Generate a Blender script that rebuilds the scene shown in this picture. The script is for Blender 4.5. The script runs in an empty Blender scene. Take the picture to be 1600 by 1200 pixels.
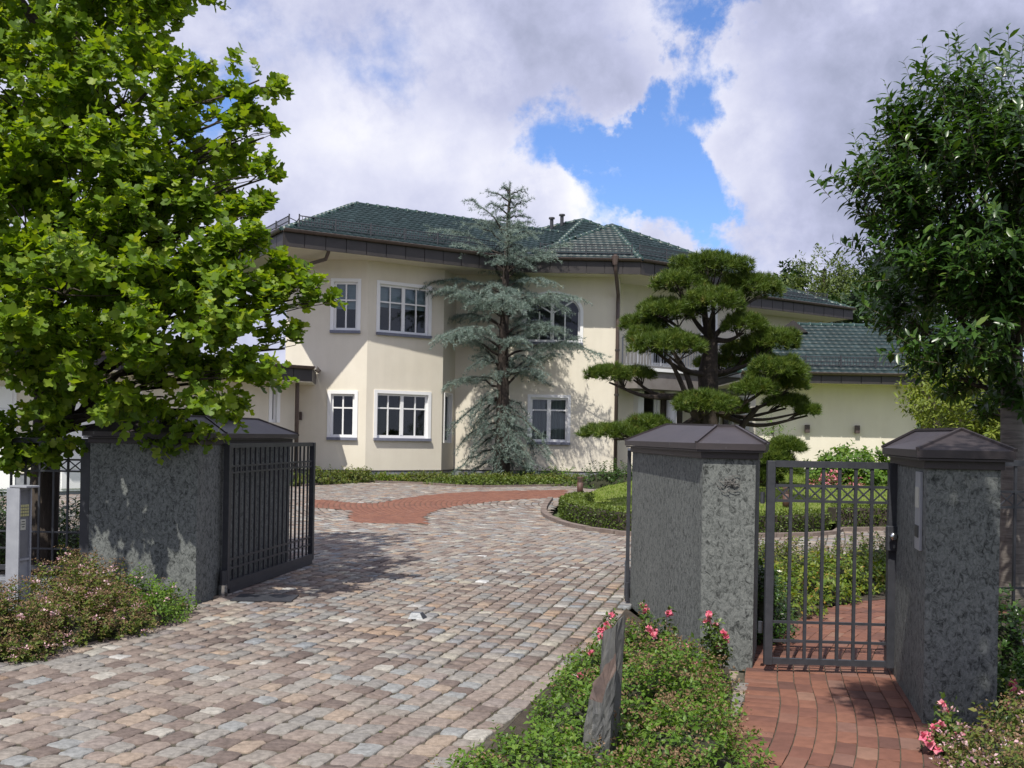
import bpy, math, random
import numpy as np
from math import radians as R, sin, cos, pi
random.seed(7)
rng = np.random.default_rng(7)
S = bpy.context.scene
C = S.collection

# ------------------------------------------------------------ camera, sky, sun, exposure
EYE = 1.6; FPX = 1600.0; ROLL = 0.018; HORIZON = 681.0
cam_d = bpy.data.cameras.new('camera'); cam = bpy.data.objects.new('camera', cam_d); C.objects.link(cam)
cam_d.sensor_width = 36; cam_d.lens = 36.0; cam_d.clip_end = 3000; cam_d.clip_start = .05
cam_d.shift_y = (HORIZON - 600) / 1600.0
from mathutils import Matrix, Vector
cam.matrix_world = Matrix(((cos(ROLL), -sin(ROLL), 0, 0), (0, 0, -1, 0), (sin(ROLL), cos(ROLL), 0, EYE), (0, 0, 0, 1)))
S.camera = cam
S.view_settings.view_transform = 'Standard'; S.view_settings.look = 'None'
S.view_settings.exposure = 0.15; S.view_settings.gamma = 1.0; S.view_settings.use_curve_mapping = False

SUN_AZ, SUN_EL = R(20), R(57)                       # azimuth to the left of straight behind the camera
SUNV = Vector((-sin(SUN_AZ) * cos(SUN_EL), -cos(SUN_AZ) * cos(SUN_EL), sin(SUN_EL)))
sl = bpy.data.lights.new('sun', 'SUN'); so = bpy.data.objects.new('sun', sl); C.objects.link(so)
sl.energy = 4.9; sl.angle = R(.53); sl.color = (1, .955, .87)
so.rotation_euler = SUNV.to_track_quat('Z', 'Y').to_euler(); so.location = (-4, -8, 20)

def ray(px, py):
    u = (px - 800) / FPX; v = (HORIZON - py) / FPX
    return np.array([u * cos(ROLL) - v * sin(ROLL), 1.0, v * cos(ROLL) + u * sin(ROLL)])
def P(px, py, d):
    r = ray(px, py) * d; return np.array([r[0], r[1], r[2] + EYE])
def G(px, py, z=0.0):
    r = ray(px, py); t = (z - EYE) / r[2]; return np.array([r[0] * t, r[1] * t, z])
def proj(p):
    p = np.atleast_2d(p); X, Y, Z = p[:, 0], np.maximum(p[:, 1], .01), p[:, 2] - EYE
    a, b = X / Y, Z / Y
    u = a * cos(ROLL) + b * sin(ROLL); v = -a * sin(ROLL) + b * cos(ROLL)
    return 800 + u * FPX, HORIZON - v * FPX

W = bpy.data.worlds.new('World'); S.world = W; W.use_nodes = True
def build_world():
    nt = W.node_tree; N = nt.nodes; L = nt.links; N.clear()
    out = N.new('ShaderNodeOutputWorld'); bg = N.new('ShaderNodeBackground'); L.new(bg.outputs[0], out.inputs[0])
    sky = N.new('ShaderNodeTexSky'); sky.sky_type = 'NISHITA'; sky.sun_disc = False
    sky.sun_elevation = SUN_EL; sky.sun_rotation = pi + SUN_AZ; sky.air_density = 1.0; sky.dust_density = .2; sky.ozone_density = 3.5
    tc = N.new('ShaderNodeTexCoord')
    def math_(op, a, b=None, clamp=False):
        m = N.new('ShaderNodeMath'); m.operation = op; m.use_clamp = clamp
        for i, x in enumerate((a, b)):
            if x is None: continue
            if isinstance(x, (int, float)): m.inputs[i].default_value = x
            else: L.new(x, m.inputs[i])
        return m.outputs[0]
    def noise(scale, detail, rough, off, dist=0.0, stretch=(1, 1, 1)):
        mp = N.new('ShaderNodeMapping'); mp.inputs['Location'].default_value = off; mp.inputs['Scale'].default_value = stretch
        L.new(tc.outputs['Generated'], mp.inputs[0])
        n = N.new('ShaderNodeTexNoise'); n.inputs['Scale'].default_value = scale; n.inputs['Detail'].default_value = detail
        n.inputs['Roughness'].default_value = rough; n.inputs['Distortion'].default_value = dist
        L.new(mp.outputs[0], n.inputs['Vector']); return n.outputs[0]
    def blob(px, py, r, amt, warp):
        d = Vector(ray(px, py)).normalized()
        v = N.new('ShaderNodeVectorMath'); v.operation = 'DISTANCE'; L.new(tc.outputs['Generated'], v.inputs[0]); v.inputs[1].default_value = d
        dd = math_('ADD', v.outputs['Value'], warp)
        mr = N.new('ShaderNodeMapRange'); mr.interpolation_type = 'SMOOTHSTEP'
        mr.inputs['From Min'].default_value = 0; mr.inputs['From Max'].default_value = r / FPX
        mr.inputs['To Min'].default_value = amt; mr.inputs['To Max'].default_value = 0
        L.new(dd, mr.inputs['Value']); return mr.outputs[0]
    n1 = noise(3.2, 10, .56, (1.3, 2.2, .4), .25, (1, 1, 1.35))
    n2 = noise(9, 9, .6, (7.3, .2, 3.4), .1)
    fine = noise(26, 8, .6, (3.3, 5.2, 1.4), .1)
    warp = math_('MULTIPLY', math_('SUBTRACT', n2, .5), .22)
    cov = math_('ADD', math_('ADD', math_('MULTIPLY', n1, 1.0), .16), math_('ADD', math_('MULTIPLY', math_('SUBTRACT', n2, .5), .35), math_('MULTIPLY', math_('SUBTRACT', fine, .5), .16)))
    for (px, py, r, a) in ((1040, 10, 120, .34), (1085, 110, 95, .26), (1070, 190, 80, .16), (870, 215, 105, .34), (940, 268, 95, .30), (1085, 320, 85, .30), (1020, 275, 80, .16), (1110, 375, 60, .15),
                           (320, 165, 100, .28), (640, 40, 90, .08)):
        cov = math_('SUBTRACT', cov, blob(px, py, r, a, warp))
    mr = N.new('ShaderNodeMapRange'); mr.interpolation_type = 'SMOOTHSTEP'
    mr.inputs['From Min'].default_value = .36; mr.inputs['From Max'].default_value = .63
    L.new(cov, mr.inputs['Value']); mask = mr.outputs[0]
    # cloud brightness: billows lit, thick bellies grey
    lit = math_('ADD', math_('MULTIPLY', n2, .95), math_('MULTIPLY', fine, .35))
    for (px, py, r, a) in ((560, 190, 190, .26), (770, 260, 120, .18), (930, 290, 130, .36), (1170, 200, 170, .26), (620, 60, 140, -.10), (860, 100, 230, -.14),
                           (1400, 260, 350, -.24), (1350, 60, 320, -.08), (560, 300, 120, -.04), (420, 40, 220, -.10), (700, 300, 160, .05)):
        lit = math_('ADD', lit, blob(px, py, r, a, warp))
    thick = N.new('ShaderNodeMapRange'); thick.inputs['From Min'].default_value = .6; thick.inputs['From Max'].default_value = .95
    thick.inputs['To Min'].default_value = .06; thick.inputs['To Max'].default_value = -.14; L.new(cov, thick.inputs['Value'])
    lit = math_('ADD', lit, thick.outputs[0])
    ramp = N.new('ShaderNodeValToRGB'); L.new(lit, ramp.inputs[0]); e = ramp.color_ramp.elements
    e[0].position = .30; e[0].color = (.30, .33, .46, 1); e[1].position = .98; e[1].color = (.90, .90, .95, 1)
    m = e.new(.58); m.color = (.50, .525, .71, 1); m2 = e.new(.78); m2.color = (.70, .715, .86, 1)
    # clear sky from the Nishita model
    sc = N.new('ShaderNodeVectorMath'); sc.operation = 'SCALE'; sc.inputs['Scale'].default_value = .15; L.new(sky.outputs[0], sc.inputs[0])
    tn = N.new('ShaderNodeVectorMath'); tn.operation = 'MULTIPLY'; tn.inputs[1].default_value = (.74, .86, 1.12); L.new(sc.outputs[0], tn.inputs[0])
    mix = N.new('ShaderNodeMix'); mix.data_type = 'RGBA'; L.new(mask, mix.inputs[0]); L.new(tn.outputs[0], mix.inputs[6]); L.new(ramp.outputs[0], mix.inputs[7])
    L.new(mix.outputs[2], bg.inputs[0]); bg.inputs[1].default_value = 1.0
build_world()

# ------------------------------------------------------------ materials
def new_mat(name):
    m = bpy.data.materials.new(name); m.use_nodes = True
    return m, m.node_tree.nodes, m.node_tree.links, m.node_tree.nodes['Principled BSDF']
def tex(N, L, kind, scale, detail=6, rough=.6, stretch=(1, 1, 1), rot=(0, 0, 0), coord='Object', dist=0):
    tc = N.new('ShaderNodeNewGeometry'); mp = N.new('ShaderNodeMapping'); mp.inputs['Scale'].default_value = stretch; mp.inputs['Rotation'].default_value = rot
    L.new(tc.outputs['Position'], mp.inputs[0])
    t = N.new('ShaderNodeTexNoise' if kind == 'n' else 'ShaderNodeTexVoronoi'); t.inputs['Scale'].default_value = scale
    if kind == 'n':
        t.inputs['Detail'].default_value = detail; t.inputs['Roughness'].default_value = rough; t.inputs['Distortion'].default_value = dist
    L.new(mp.outputs[0], t.inputs['Vector']); return t
def ramp(N, L, src, stops):
    r = N.new('ShaderNodeValToRGB'); L.new(src, r.inputs[0]); e = r.color_ramp.elements
    while len(e) > 1: e.remove(e[-1])
    e[0].position = stops[0][0]; e[0].color = (*stops[0][1], 1)
    for p, c in stops[1:]: x = e.new(p); x.color = (*c, 1)
    return r
def bump(N, L, bs, src, strength=.3, dist=.01):
    b = N.new('ShaderNodeBump'); b.inputs['Strength'].default_value = strength; b.inputs['Distance'].default_value = dist
    L.new(src, b.inputs['Height']); L.new(b.outputs[0], bs.inputs['Normal'])
def noisy(name, c1, c2, scale=6, rough=.7, bs=.25, bd=.01, bscale=40, metallic=0, stretch=(1, 1, 1), spec=.5):
    m, N, L, b = new_mat(name)
    t = tex(N, L, 'n', scale, stretch=stretch); r = ramp(N, L, t.outputs[0], [(.3, c1), (.7, c2)]); L.new(r.outputs[0], b.inputs['Base Color'])
    b.inputs['Roughness'].default_value = rough; b.inputs['Metallic'].default_value = metallic; b.inputs['Specular IOR Level'].default_value = spec
    t2 = tex(N, L, 'n', bscale, stretch=stretch); bump(N, L, b, t2.outputs[0], bs, bd)
    return m
def attr_mat(name, stops, rough=.8, spec=.4, nscale=30, namt=.25, bs=.4, bd=.004, bscale=60):
    """colour picked per piece by the float attribute rnd, broken up by grain"""
    m, N, L, b = new_mat(name)
    a = N.new('ShaderNodeAttribute'); a.attribute_name = 'rnd'
    r = ramp(N, L, a.outputs['Fac'], stops); r.color_ramp.interpolation = 'LINEAR'
    t = tex(N, L, 'n', nscale, coord='Object'); mr = N.new('ShaderNodeMapRange'); mr.inputs['From Min'].default_value = .25; mr.inputs['From Max'].default_value = .75
    mr.inputs['To Min'].default_value = 1 - namt; mr.inputs['To Max'].default_value = 1 + namt; L.new(t.outputs[0], mr.inputs['Value'])
    v = N.new('ShaderNodeVectorMath'); v.operation = 'SCALE'; L.new(r.outputs[0], v.inputs[0]); L.new(mr.outputs[0], v.inputs['Scale'])
    L.new(v.outputs[0], b.inputs['Base Color']); b.inputs['Roughness'].default_value = rough; b.inputs['Specular IOR Level'].default_value = spec
    t2 = tex(N, L, 'n', bscale); bump(N, L, b, t2.outputs[0], bs, bd)
    return m
def leaf_mat(name, stops, trans=.35, tcol=(1.1, 1.25, .45), rough=.45, spec=.4):
    m, N, L, b = new_mat(name)
    a = N.new('ShaderNodeAttribute'); a.attribute_name = 'rnd'
    r = ramp(N, L, a.outputs['Fac'], stops); L.new(r.outputs[0], b.inputs['Base Color'])
    b.inputs['Roughness'].default_value = rough; b.inputs['Specular IOR Level'].default_value = spec
    tr = N.new('ShaderNodeBsdfTranslucent'); vm = N.new('ShaderNodeVectorMath'); vm.operation = 'MULTIPLY'
    vm.inputs[1].default_value = tcol; L.new(r.outputs[0], vm.inputs[0]); L.new(vm.outputs[0], tr.inputs[0])
    mx = N.new('ShaderNodeMixShader'); mx.inputs[0].default_value = trans; L.new(b.outputs[0], mx.inputs[1]); L.new(tr.outputs[0], mx.inputs[2])
    out = [n for n in N if n.type == 'OUTPUT_MATERIAL'][0]; L.new(mx.outputs[0], out.inputs[0])
    return m

M = {}
def stucco():
    m, N, L, b = new_mat('stucco')
    t = tex(N, L, 'n', .9, 8, .65); r = ramp(N, L, t.outputs[0], [(.3, (.70, .645, .535)), (.7, (.76, .71, .60))])
    L.new(r.outputs[0], b.inputs['Base Color']); b.inputs['Roughness'].default_value = .9; b.inputs['Specular IOR Level'].default_value = .2
    t2 = tex(N, L, 'n', 55, 8, .7); bump(N, L, b, t2.outputs[0], .5, .008)
    t3 = tex(N, L, 'n', 2.6, 6, .6, stretch=(1, 1, .12)); mr = N.new('ShaderNodeMapRange'); mr.inputs['From Min'].default_value = .35; mr.inputs['From Max'].default_value = .75; mr.inputs['To Min'].default_value = 1.0; mr.inputs['To Max'].default_value = .93; L.new(t3.outputs[0], mr.inputs['Value'])
    v = N.new('ShaderNodeVectorMath'); v.operation = 'SCALE'; L.new(r.outputs[0], v.inputs[0]); L.new(mr.outputs[0], v.inputs['Scale']); L.new(v.outputs[0], b.inputs['Base Color']); return m
M['stucco'] = stucco()
M['plinth'] = noisy('plinth_stone', (.15, .16, .185), (.26, .27, .29), 5, .8)
M['white'] = noisy('white_paint', (.80, .80, .80), (.85, .85, .84), 3, .35, .05)
M['sill'] = noisy('sill_stone', (.13, .14, .19), (.18, .19, .24), 10, .5, .1)
M['zinc'] = noisy('brown_metal_sheet', (.028, .024, .023), (.042, .036, .034), 2.5, .5, .12, .01, 6, spec=.5)
M['pipe'] = noisy('brown_pipe', (.075, .052, .048), (.11, .08, .07), 8, .4, .05)
M['soffit'] = noisy('soffit_board', (.16, .14, .13), (.22, .20, .19), 3, .7, .1)
M['iron'] = noisy('anthracite_paint', (.028, .030, .036), (.045, .047, .055), 15, .45, .08)
M['galv'] = noisy('grey_powder_coat', (.26, .27, .30), (.33, .34, .37), 9, .4, .06)
M['steel'] = noisy('brushed_steel', (.5, .5, .5), (.65, .65, .65), 20, .22, .05, metallic=1)
M['lamp'] = noisy('bronze_lamp', (.05, .035, .032), (.085, .06, .055), 20, .5, .1)
M['corten'] = noisy('rust_brown_paint', (.07, .034, .026), (.11, .055, .042), 14, .6, .15)
M['mortar'] = noisy('joint_sand', (.045, .040, .028), (.10, .086, .062), 14, .95, .6, .01, 70)
M['soil'] = noisy('soil', (.025, .019, .013), (.06, .045, .03), 8, .95, .8, .03, 25)
M['ground'] = noisy('rough_grass_ground', (.05, .075, .02), (.09, .12, .035), 3, .95, .6, .03, 20)
M['lawn'] = noisy('lawn_turf', (.10, .135, .018), (.17, .205, .032), 1.6, .9, .7, .03, 60)
M['kerb'] = noisy('kerb_stone', (.13, .10, .085), (.22, .175, .15), 12, .85, .4, .01, 50)
M['bark'] = noisy('dark_bark', (.028, .021, .016), (.075, .058, .045), 7, .9, .9, .03, 18, stretch=(1, 1, .25))
M['pinebark'] = noisy('pine_bark', (.022, .017, .014), (.06, .045, .036), 9, .9, .9, .03, 20, stretch=(1, 1, .4))
M['twig'] = noisy('twig_bark', (.06, .05, .03), (.10, .085, .05), 30, .8, .2)
M['lenticel'] = noisy('pale_banded_bark', (.07, .06, .055), (.20, .18, .16), 9, .75, .6, .01, 20, stretch=(.5, .5, 4))
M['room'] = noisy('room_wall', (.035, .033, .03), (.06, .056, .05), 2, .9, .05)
M['blind'] = noisy('window_blind', (.34, .42, .46), (.42, .50, .55), 3, .8, .1, stretch=(1, 1, 12))
M['curtain'] = noisy('curtain_cloth', (.10, .12, .12), (.32, .35, .35), 7, .85, .4, .02, 7, stretch=(3, 3, .05))
M['wood'] = noisy('dark_door_wood', (.035, .026, .02), (.06, .045, .035), 8, .5, .2)
def granite():
    m, N, L, b = new_mat('streaky_granite')
    t = tex(N, L, 'n', 30, 10, .76, stretch=(1.1, 1, .8), rot=(.3, .75, .3), dist=.9)
    r = ramp(N, L, t.outputs[0], [(.36, (.026, .029, .028)), (.44, (.085, .092, .088)), (.50, (.150, .161, .154)), (.62, (.200, .212, .201)), (.78, (.235, .248, .235))])
    t3 = tex(N, L, 'n', 70, 6, .8); mr = N.new('ShaderNodeMapRange'); mr.inputs['To Min'].default_value = .65; mr.inputs['To Max'].default_value = 1.25
    mr.inputs['From Min'].default_value = .3; mr.inputs['From Max'].default_value = .7; L.new(t3.outputs[0], mr.inputs['Value'])
    t4 = tex(N, L, 'n', 1.6, 3, .5); mr2 = N.new('ShaderNodeMapRange'); mr2.inputs['To Min'].default_value = .8; mr2.inputs['To Max'].default_value = 1.15; L.new(t4.outputs[0], mr2.inputs['Value'])
    mu = N.new('ShaderNodeMath'); mu.operation = 'MULTIPLY'; L.new(mr.outputs[0], mu.inputs[0]); L.new(mr2.outputs[0], mu.inputs[1])
    v = N.new('ShaderNodeVectorMath'); v.operation = 'SCALE'; L.new(r.outputs[0], v.inputs[0]); L.new(mu.outputs[0], v.inputs['Scale'])
    L.new(v.outputs[0], b.inputs['Base Color']); b.inputs['Roughness'].default_value = .75; b.inputs['Specular IOR Level'].default_value = .3
    bump(N, L, b, t.outputs[0], .7, .010); return m
M['granite'] = granite()
def capmetal():
    m, N, L, b = new_mat('pillar_cap_metal')
    t = tex(N, L, 'n', 3, 8, .7); r = ramp(N, L, t.outputs[0], [(.3, (.032, .026, .028)), (.7, (.052, .043, .045))])
    t2 = tex(N, L, 'n', 9, 7, .75, stretch=(1.0, 1.0, .35)); r2 = ramp(N, L, t2.outputs[0], [(.64, (0, 0, 0)), (.70, (1, 1, 1))])
    mx = N.new('ShaderNodeMix'); mx.data_type = 'RGBA'; L.new(r2.outputs[0], mx.inputs[0]); L.new(r.outputs[0], mx.inputs[6]); mx.inputs[7].default_value = (.17, .165, .16, 1)
    L.new(mx.outputs[2], b.inputs['Base Color']); b.inputs['Roughness'].default_value = .5; b.inputs['Specular IOR Level'].default_value = .35
    bump(N, L, b, t.outputs[0], .15, .02); return m
M['cap'] = capmetal()
def slate():
    m, N, L, b = new_mat('slate_rock')
    t = tex(N, L, 'n', 9, 10, .7, stretch=(2.2, 2.2, .35), dist=.6)
    r = ramp(N, L, t.outputs[0], [(.3, (.035, .037, .038)), (.5, (.11, .11, .108)), (.62, (.14, .135, .12)), (.72, (.20, .13, .085)), (.85, (.16, .15, .14))])
    L.new(r.outputs[0], b.inputs['Base Color']); b.inputs['Roughness'].default_value = .6; bump(N, L, b, t.outputs[0], .9, .02); return m
M['slate'] = slate()
M['rust_rock'] = noisy('rusty_rock_face', (.060, .042, .036), (.14, .095, .076), 9, .65, .6, .01, 25)
def glass():
    m, N, L, b = new_mat('window_glass')
    g = N.new('ShaderNodeBsdfGlossy'); g.inputs['Roughness'].default_value = .02; g.inputs[0].default_value = (.9, .95, 1, 1)
    t = N.new('ShaderNodeBsdfTransparent'); t.inputs[0].default_value = (.78, .84, .84, 1)
    fr = N.new('ShaderNodeFresnel'); fr.inputs[0].default_value = 1.55
    mu = N.new('ShaderNodeMath'); mu.operation = 'MULTIPLY_ADD'; mu.inputs[1].default_value = .8; mu.inputs[2].default_value = .015; L.new(fr.outputs[0], mu.inputs[0])
    mx = N.new('ShaderNodeMixShader'); L.new(mu.outputs[0], mx.inputs[0]); L.new(t.outputs[0], mx.inputs[1]); L.new(g.outputs[0], mx.inputs[2])
    out = [n for n in N if n.type == 'OUTPUT_MATERIAL'][0]; L.new(mx.outputs[0], out.inputs[0]); return m
M['glass'] = glass()
M['cobble'] = attr_mat('cobblestone', [(0, (.118, .093, .083)), (.16, (.182, .145, .126)), (.32, (.228, .188, .162)), (.46, (.218, .195, .172)), (.58, (.185, .180, .172)),
                                       (.66, (.255, .232, .205)), (.74, (.275, .20, .145)), (.80, (.20, .175, .165)), (.86, (.20, .212, .222)), (.93, (.31, .285, .235)), (.985, (.33, .32, .305)), (1, (.48, .48, .47))], .85, .25, 24, .40, .8, .006, 55)
M['brick'] = attr_mat('clay_paver', [(0, (.105, .053, .042)), (.3, (.155, .070, .050)), (.6, (.195, .088, .058)), (.85, (.17, .095, .075)), (1, (.23, .13, .09))], .8, .3, 14, .2, .35, .003, 60)
M['tile'] = attr_mat('green_glazed_tile', [(0, (.009, .020, .021)), (.4, (.012, .026, .027)), (.75, (.015, .031, .033)), (1, (.023, .042, .044))], .42, .32, 8, .25, .1, .003, 30)
M['ridge'] = attr_mat('green_ridge_tile', [(0, (.012, .036, .031)), (1, (.026, .06, .05))], .40, .4, 8, .25, .1, .003, 30)
M['tulip'] = leaf_mat('tulip_tree_leaf', [(0, (.070, .135, .012)), (.45, (.145, .245, .020)), (.8, (.245, .335, .034)), (1, (.40, .45, .085))], .48, (1.5, 1.4, .35), .5, .35)
M['laurel'] = leaf_mat('glossy_dark_leaf', [(0, (.020, .052, .010)), (.6, (.042, .098, .016)), (.9, (.085, .15, .024)), (1, (.17, .22, .045))], .26, (1.5, 1.5, .5), .32, .5)
M['cedar'] = leaf_mat('blue_cedar_needle', [(0, (.085, .125, .105)), (.5, (.20, .265, .23)), (.9, (.30, .37, .32)), (1, (.29, .32, .21))], .15, (1, 1, .9), .6, .3)
M['pine'] = leaf_mat('pine_needle', [(0, (.034, .065, .010)), (.5, (.082, .135, .018)), (.9, (.145, .19, .030)), (1, (.20, .13, .05))], .2, (1.2, 1.2, .4), .5, .3)
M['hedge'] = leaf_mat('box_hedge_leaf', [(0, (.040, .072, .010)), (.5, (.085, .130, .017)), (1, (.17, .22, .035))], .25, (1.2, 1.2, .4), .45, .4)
M['spirea'] = leaf_mat('spirea_leaf', [(0, (.055, .085, .018)), (.45, (.105, .150, .025)), (.8, (.17, .19, .045)), (1, (.22, .13, .06))], .3, (1.2, 1.2, .4), .5, .3)
M['fresh'] = leaf_mat('fresh_green_leaf', [(0, (.050, .110, .012)), (.5, (.095, .185, .020)), (1, (.19, .28, .04))], .32, (1.2, 1.2, .4), .45, .35)
M['coverred'] = leaf_mat('autumn_tinged_leaf', [(0, (.06, .12, .014)), (.5, (.13, .20, .022)), (.8, (.22, .24, .03)), (1, (.30, .11, .035))], .32, (1.2, 1.2, .4), .45, .35)
M['roseleaf'] = leaf_mat('rose_leaf', [(0, (.035, .07, .016)), (.6, (.07, .12, .02)), (1, (.12, .17, .035))], .25, (1.2, 1.2, .4), .4, .4)
M['lime'] = leaf_mat('lime_green_leaf', [(0, (.09, .13, .018)), (.6, (.17, .22, .03)), (1, (.28, .30, .06))], .35, (1.3, 1.3, .4), .5, .3)
M['forest'] = leaf_mat('dark_tree_leaf', [(0, (.012, .030, .009)), (.6, (.026, .058, .014)), (1, (.05, .085, .02))], .25, (1.2, 1.2, .4), .5, .3)
M['birch'] = leaf_mat('olive_birch_leaf', [(0, (.055, .085, .022)), (.6, (.095, .135, .035)), (1, (.15, .18, .05))], .3, (1.2, 1.2, .4), .5, .3)
M['head'] = leaf_mat('brown_flower_head', [(0, (.14, .085, .045)), (.6, (.22, .145, .08)), (1, (.30, .20, .13))], .2, (1, 1, 1), .8, .2)
M['pink'] = leaf_mat('pink_petal', [(0, (.72, .10, .20)), (.5, (.82, .24, .34)), (1, (.88, .55, .54))], .25, (1, 1, 1), .6, .2)
M['palepink'] = leaf_mat('pale_pink_petal', [(0, (.62, .34, .40)), (.6, (.74, .48, .52)), (1, (.80, .66, .66))], .25, (1, 1, 1), .6, .2)
M['whitepetal'] = leaf_mat('white_petal', [(0, (.75, .74, .62)), (1, (.85, .85, .8))], .25, (1, 1, 1), .6, .2)
M['grass'] = leaf_mat('grass_blade', [(0, (.09, .155, .018)), (.6, (.16, .245, .03)), (1, (.26, .32, .06))], .3, (1.2, 1.2, .4), .6, .2)
M['stop'] = noisy('dull_cast_metal', (.15, .16, .17), (.22, .23, .24), 20, .45, .2, metallic=.4)
M['wire'] = noisy('weathered_wire', (.10, .095, .09), (.20, .19, .18), 30, .6, .2)
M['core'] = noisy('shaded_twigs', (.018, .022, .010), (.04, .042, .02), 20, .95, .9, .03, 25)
M['key'] = noisy('keypad_key', (.42, .40, .18), (.5, .48, .25), 10, .5, .02)
M['label'] = noisy('name_label_paper', (.42, .42, .36), (.52, .52, .45), 30, .6, .02)

# ------------------------------------------------------------ mesh helpers
def tag(o, label=None, cat=None, group=None, kind=None):
    if label: o['label'] = label
    if cat: o['category'] = cat
    if group: o['group'] = group
    if kind: o['kind'] = kind
    return o
def empty(name, loc, label=None, cat=None, group=None):
    o = bpy.data.objects.new(name, None); C.objects.link(o); o.location = tuple(float(x) for x in loc); o.empty_display_size = .2
    return tag(o, label, cat, group)
def parent_to(o, par, off):
    """verts were made in world space; 'off' is the world position of par"""
    o.parent = par
def wloc(o):
    l = np.zeros(3)
    while o is not None:
        l = l + np.array(o.location); o = o.parent
    return l
class MB:
    def __init__(s): s.v = []; s.f = []; s.mi = []
    def add(s, vs, fs, mi=0):
        k = len(s.v); s.v += [tuple(float(c) for c in v) for v in vs]; s.f += [tuple(k + i for i in f) for f in fs]; s.mi += [mi] * len(fs)
    def box(s, lo, hi, mi=0):
        x0, y0, z0 = lo; x1, y1, z1 = hi
        s.add([(x0, y0, z0), (x1, y0, z0), (x1, y1, z0), (x0, y1, z0), (x0, y0, z1), (x1, y0, z1), (x1, y1, z1), (x0, y1, z1)],
              [(0, 3, 2, 1), (4, 5, 6, 7), (0, 1, 5, 4), (1, 2, 6, 5), (2, 3, 7, 6), (3, 0, 4, 7)], mi)
    def obox(s, c, ax, ay, az, mi=0):
        """box from centre and three half-axis vectors"""
        c, ax, ay, az = (np.array(q, float) for q in (c, ax, ay, az))
        vs = [c + i * ax + j * ay + k * az for k in (-1, 1) for j in (-1, 1) for i in (-1, 1)]
        s.add(vs, [(0, 2, 3, 1), (4, 5, 7, 6), (0, 1, 5, 4), (1, 3, 7, 5), (3, 2, 6, 7), (2, 0, 4, 6)], mi)
    def bar(s, a, b, w, h=None, mi=0, up=(0, 0, 1)):
        a, b = np.array(a, float), np.array(b, float); h = h or w; d = b - a; l = np.linalg.norm(d)
        if l < 1e-6: return
        d /= l; u = np.array(up, float)
        if abs(d @ u) > .95: u = np.array((0, 1., 0)) if abs(d[1]) < .9 else np.array((1., 0, 0))
        x = np.cross(d, u); x /= np.linalg.norm(x); y = np.cross(x, d)
        s.obox((a + b) / 2, d * l / 2, x * w / 2, y * h / 2, mi)
    def prism(s, poly, z0, z1, mi=0, cap=True):
        n = len(poly); vs = [(p[0], p[1], z0) for p in poly] + [(p[0], p[1], z1) for p in poly]
        fs = [(i, (i + 1) % n, n + (i + 1) % n, n + i) for i in range(n)]
        if cap: fs += [tuple(range(n, 2 * n)), tuple(reversed(range(n)))]
        s.add(vs, fs, mi)
    def tube(s, pts, rad, seg=8, mi=0, caps=True):
        pts = [np.array(p, float) for p in pts]; n = len(pts)
        if np.isscalar(rad): rad = [rad] * n
        vs = []; prev = None
        for i in range(n):
            d = pts[min(i + 1, n - 1)] - pts[max(i - 1, 0)]; d = d / (np.linalg.norm(d) + 1e-9)
            if prev is None:
                r = np.array((1., 0, 0)) if abs(d[0]) < .8 else np.array((0, 1., 0)); x = np.cross(d, r)
            else: x = prev - d * (prev @ d)
            x /= np.linalg.norm(x) + 1e-9; prev = x; y = np.cross(d, x)
            for k in range(seg):
                a = 2 * pi * k / seg; vs.append(pts[i] + (x * cos(a) + y * sin(a)) * rad[i])
        fs = [(i * seg + k, i * seg + (k + 1) % seg, (i + 1) * seg + (k + 1) % seg, (i + 1) * seg + k) for i in range(n - 1) for k in range(seg)]
        if caps: fs += [tuple(reversed(range(seg))), tuple(range((n - 1) * seg, n * seg))]
        s.add(vs, fs, mi)
    def build(s, name, mats, parent=None, smooth=False, bevel=0, off=None):
        me = bpy.data.meshes.new(name)
        o = bpy.data.objects.new(name, me); C.objects.link(o)
        base = np.zeros(3)
        if parent is not None: base = wloc(parent); o.parent = parent
        v = np.array(s.v)
        own = np.array(off, float) if off is not None else None
        if own is not None: o.location = tuple(own - base); base = own
        me.from_pydata((v - base).tolist(), [], s.f)
        for m in (mats if isinstance(mats, (list, tuple)) else [mats]): me.materials.append(m)
        if any(s.mi): me.polygons.foreach_set('material_index', s.mi)
        if smooth: me.polygons.foreach_set('use_smooth', [True] * len(s.f))
        me.update()
        if bevel:
            b = o.modifiers.new('bevel', 'BEVEL'); b.width = bevel; b.segments = 2; b.limit_method = 'ANGLE'
        return o
def np_mesh(name, V, Fs, mat, rnd=None):
    """V (n,3); Fs list of (faces array (m,k)); fast mesh build"""
    me = bpy.data.meshes.new(name); me.vertices.add(len(V)); me.vertices.foreach_set('co', np.ascontiguousarray(V, dtype=np.float32).ravel())
    nl = sum(f.size for f in Fs); npoly = sum(len(f) for f in Fs); me.loops.add(nl); me.polygons.add(npoly)
    me.loops.foreach_set('vertex_index', np.concatenate([f.ravel() for f in Fs]).astype(np.int32))
    ks = np.concatenate([np.full(len(f), f.shape[1]) for f in Fs]); st = np.concatenate([[0], np.cumsum(ks)[:-1]])
    me.polygons.foreach_set('loop_start', st.astype(np.int32))
    me.materials.append(mat)
    if rnd is not None:
        a = me.attributes.new('rnd', 'FLOAT', 'FACE'); a.data.foreach_set('value', rnd.astype(np.float32))
    me.update(calc_edges=True); return me
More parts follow.
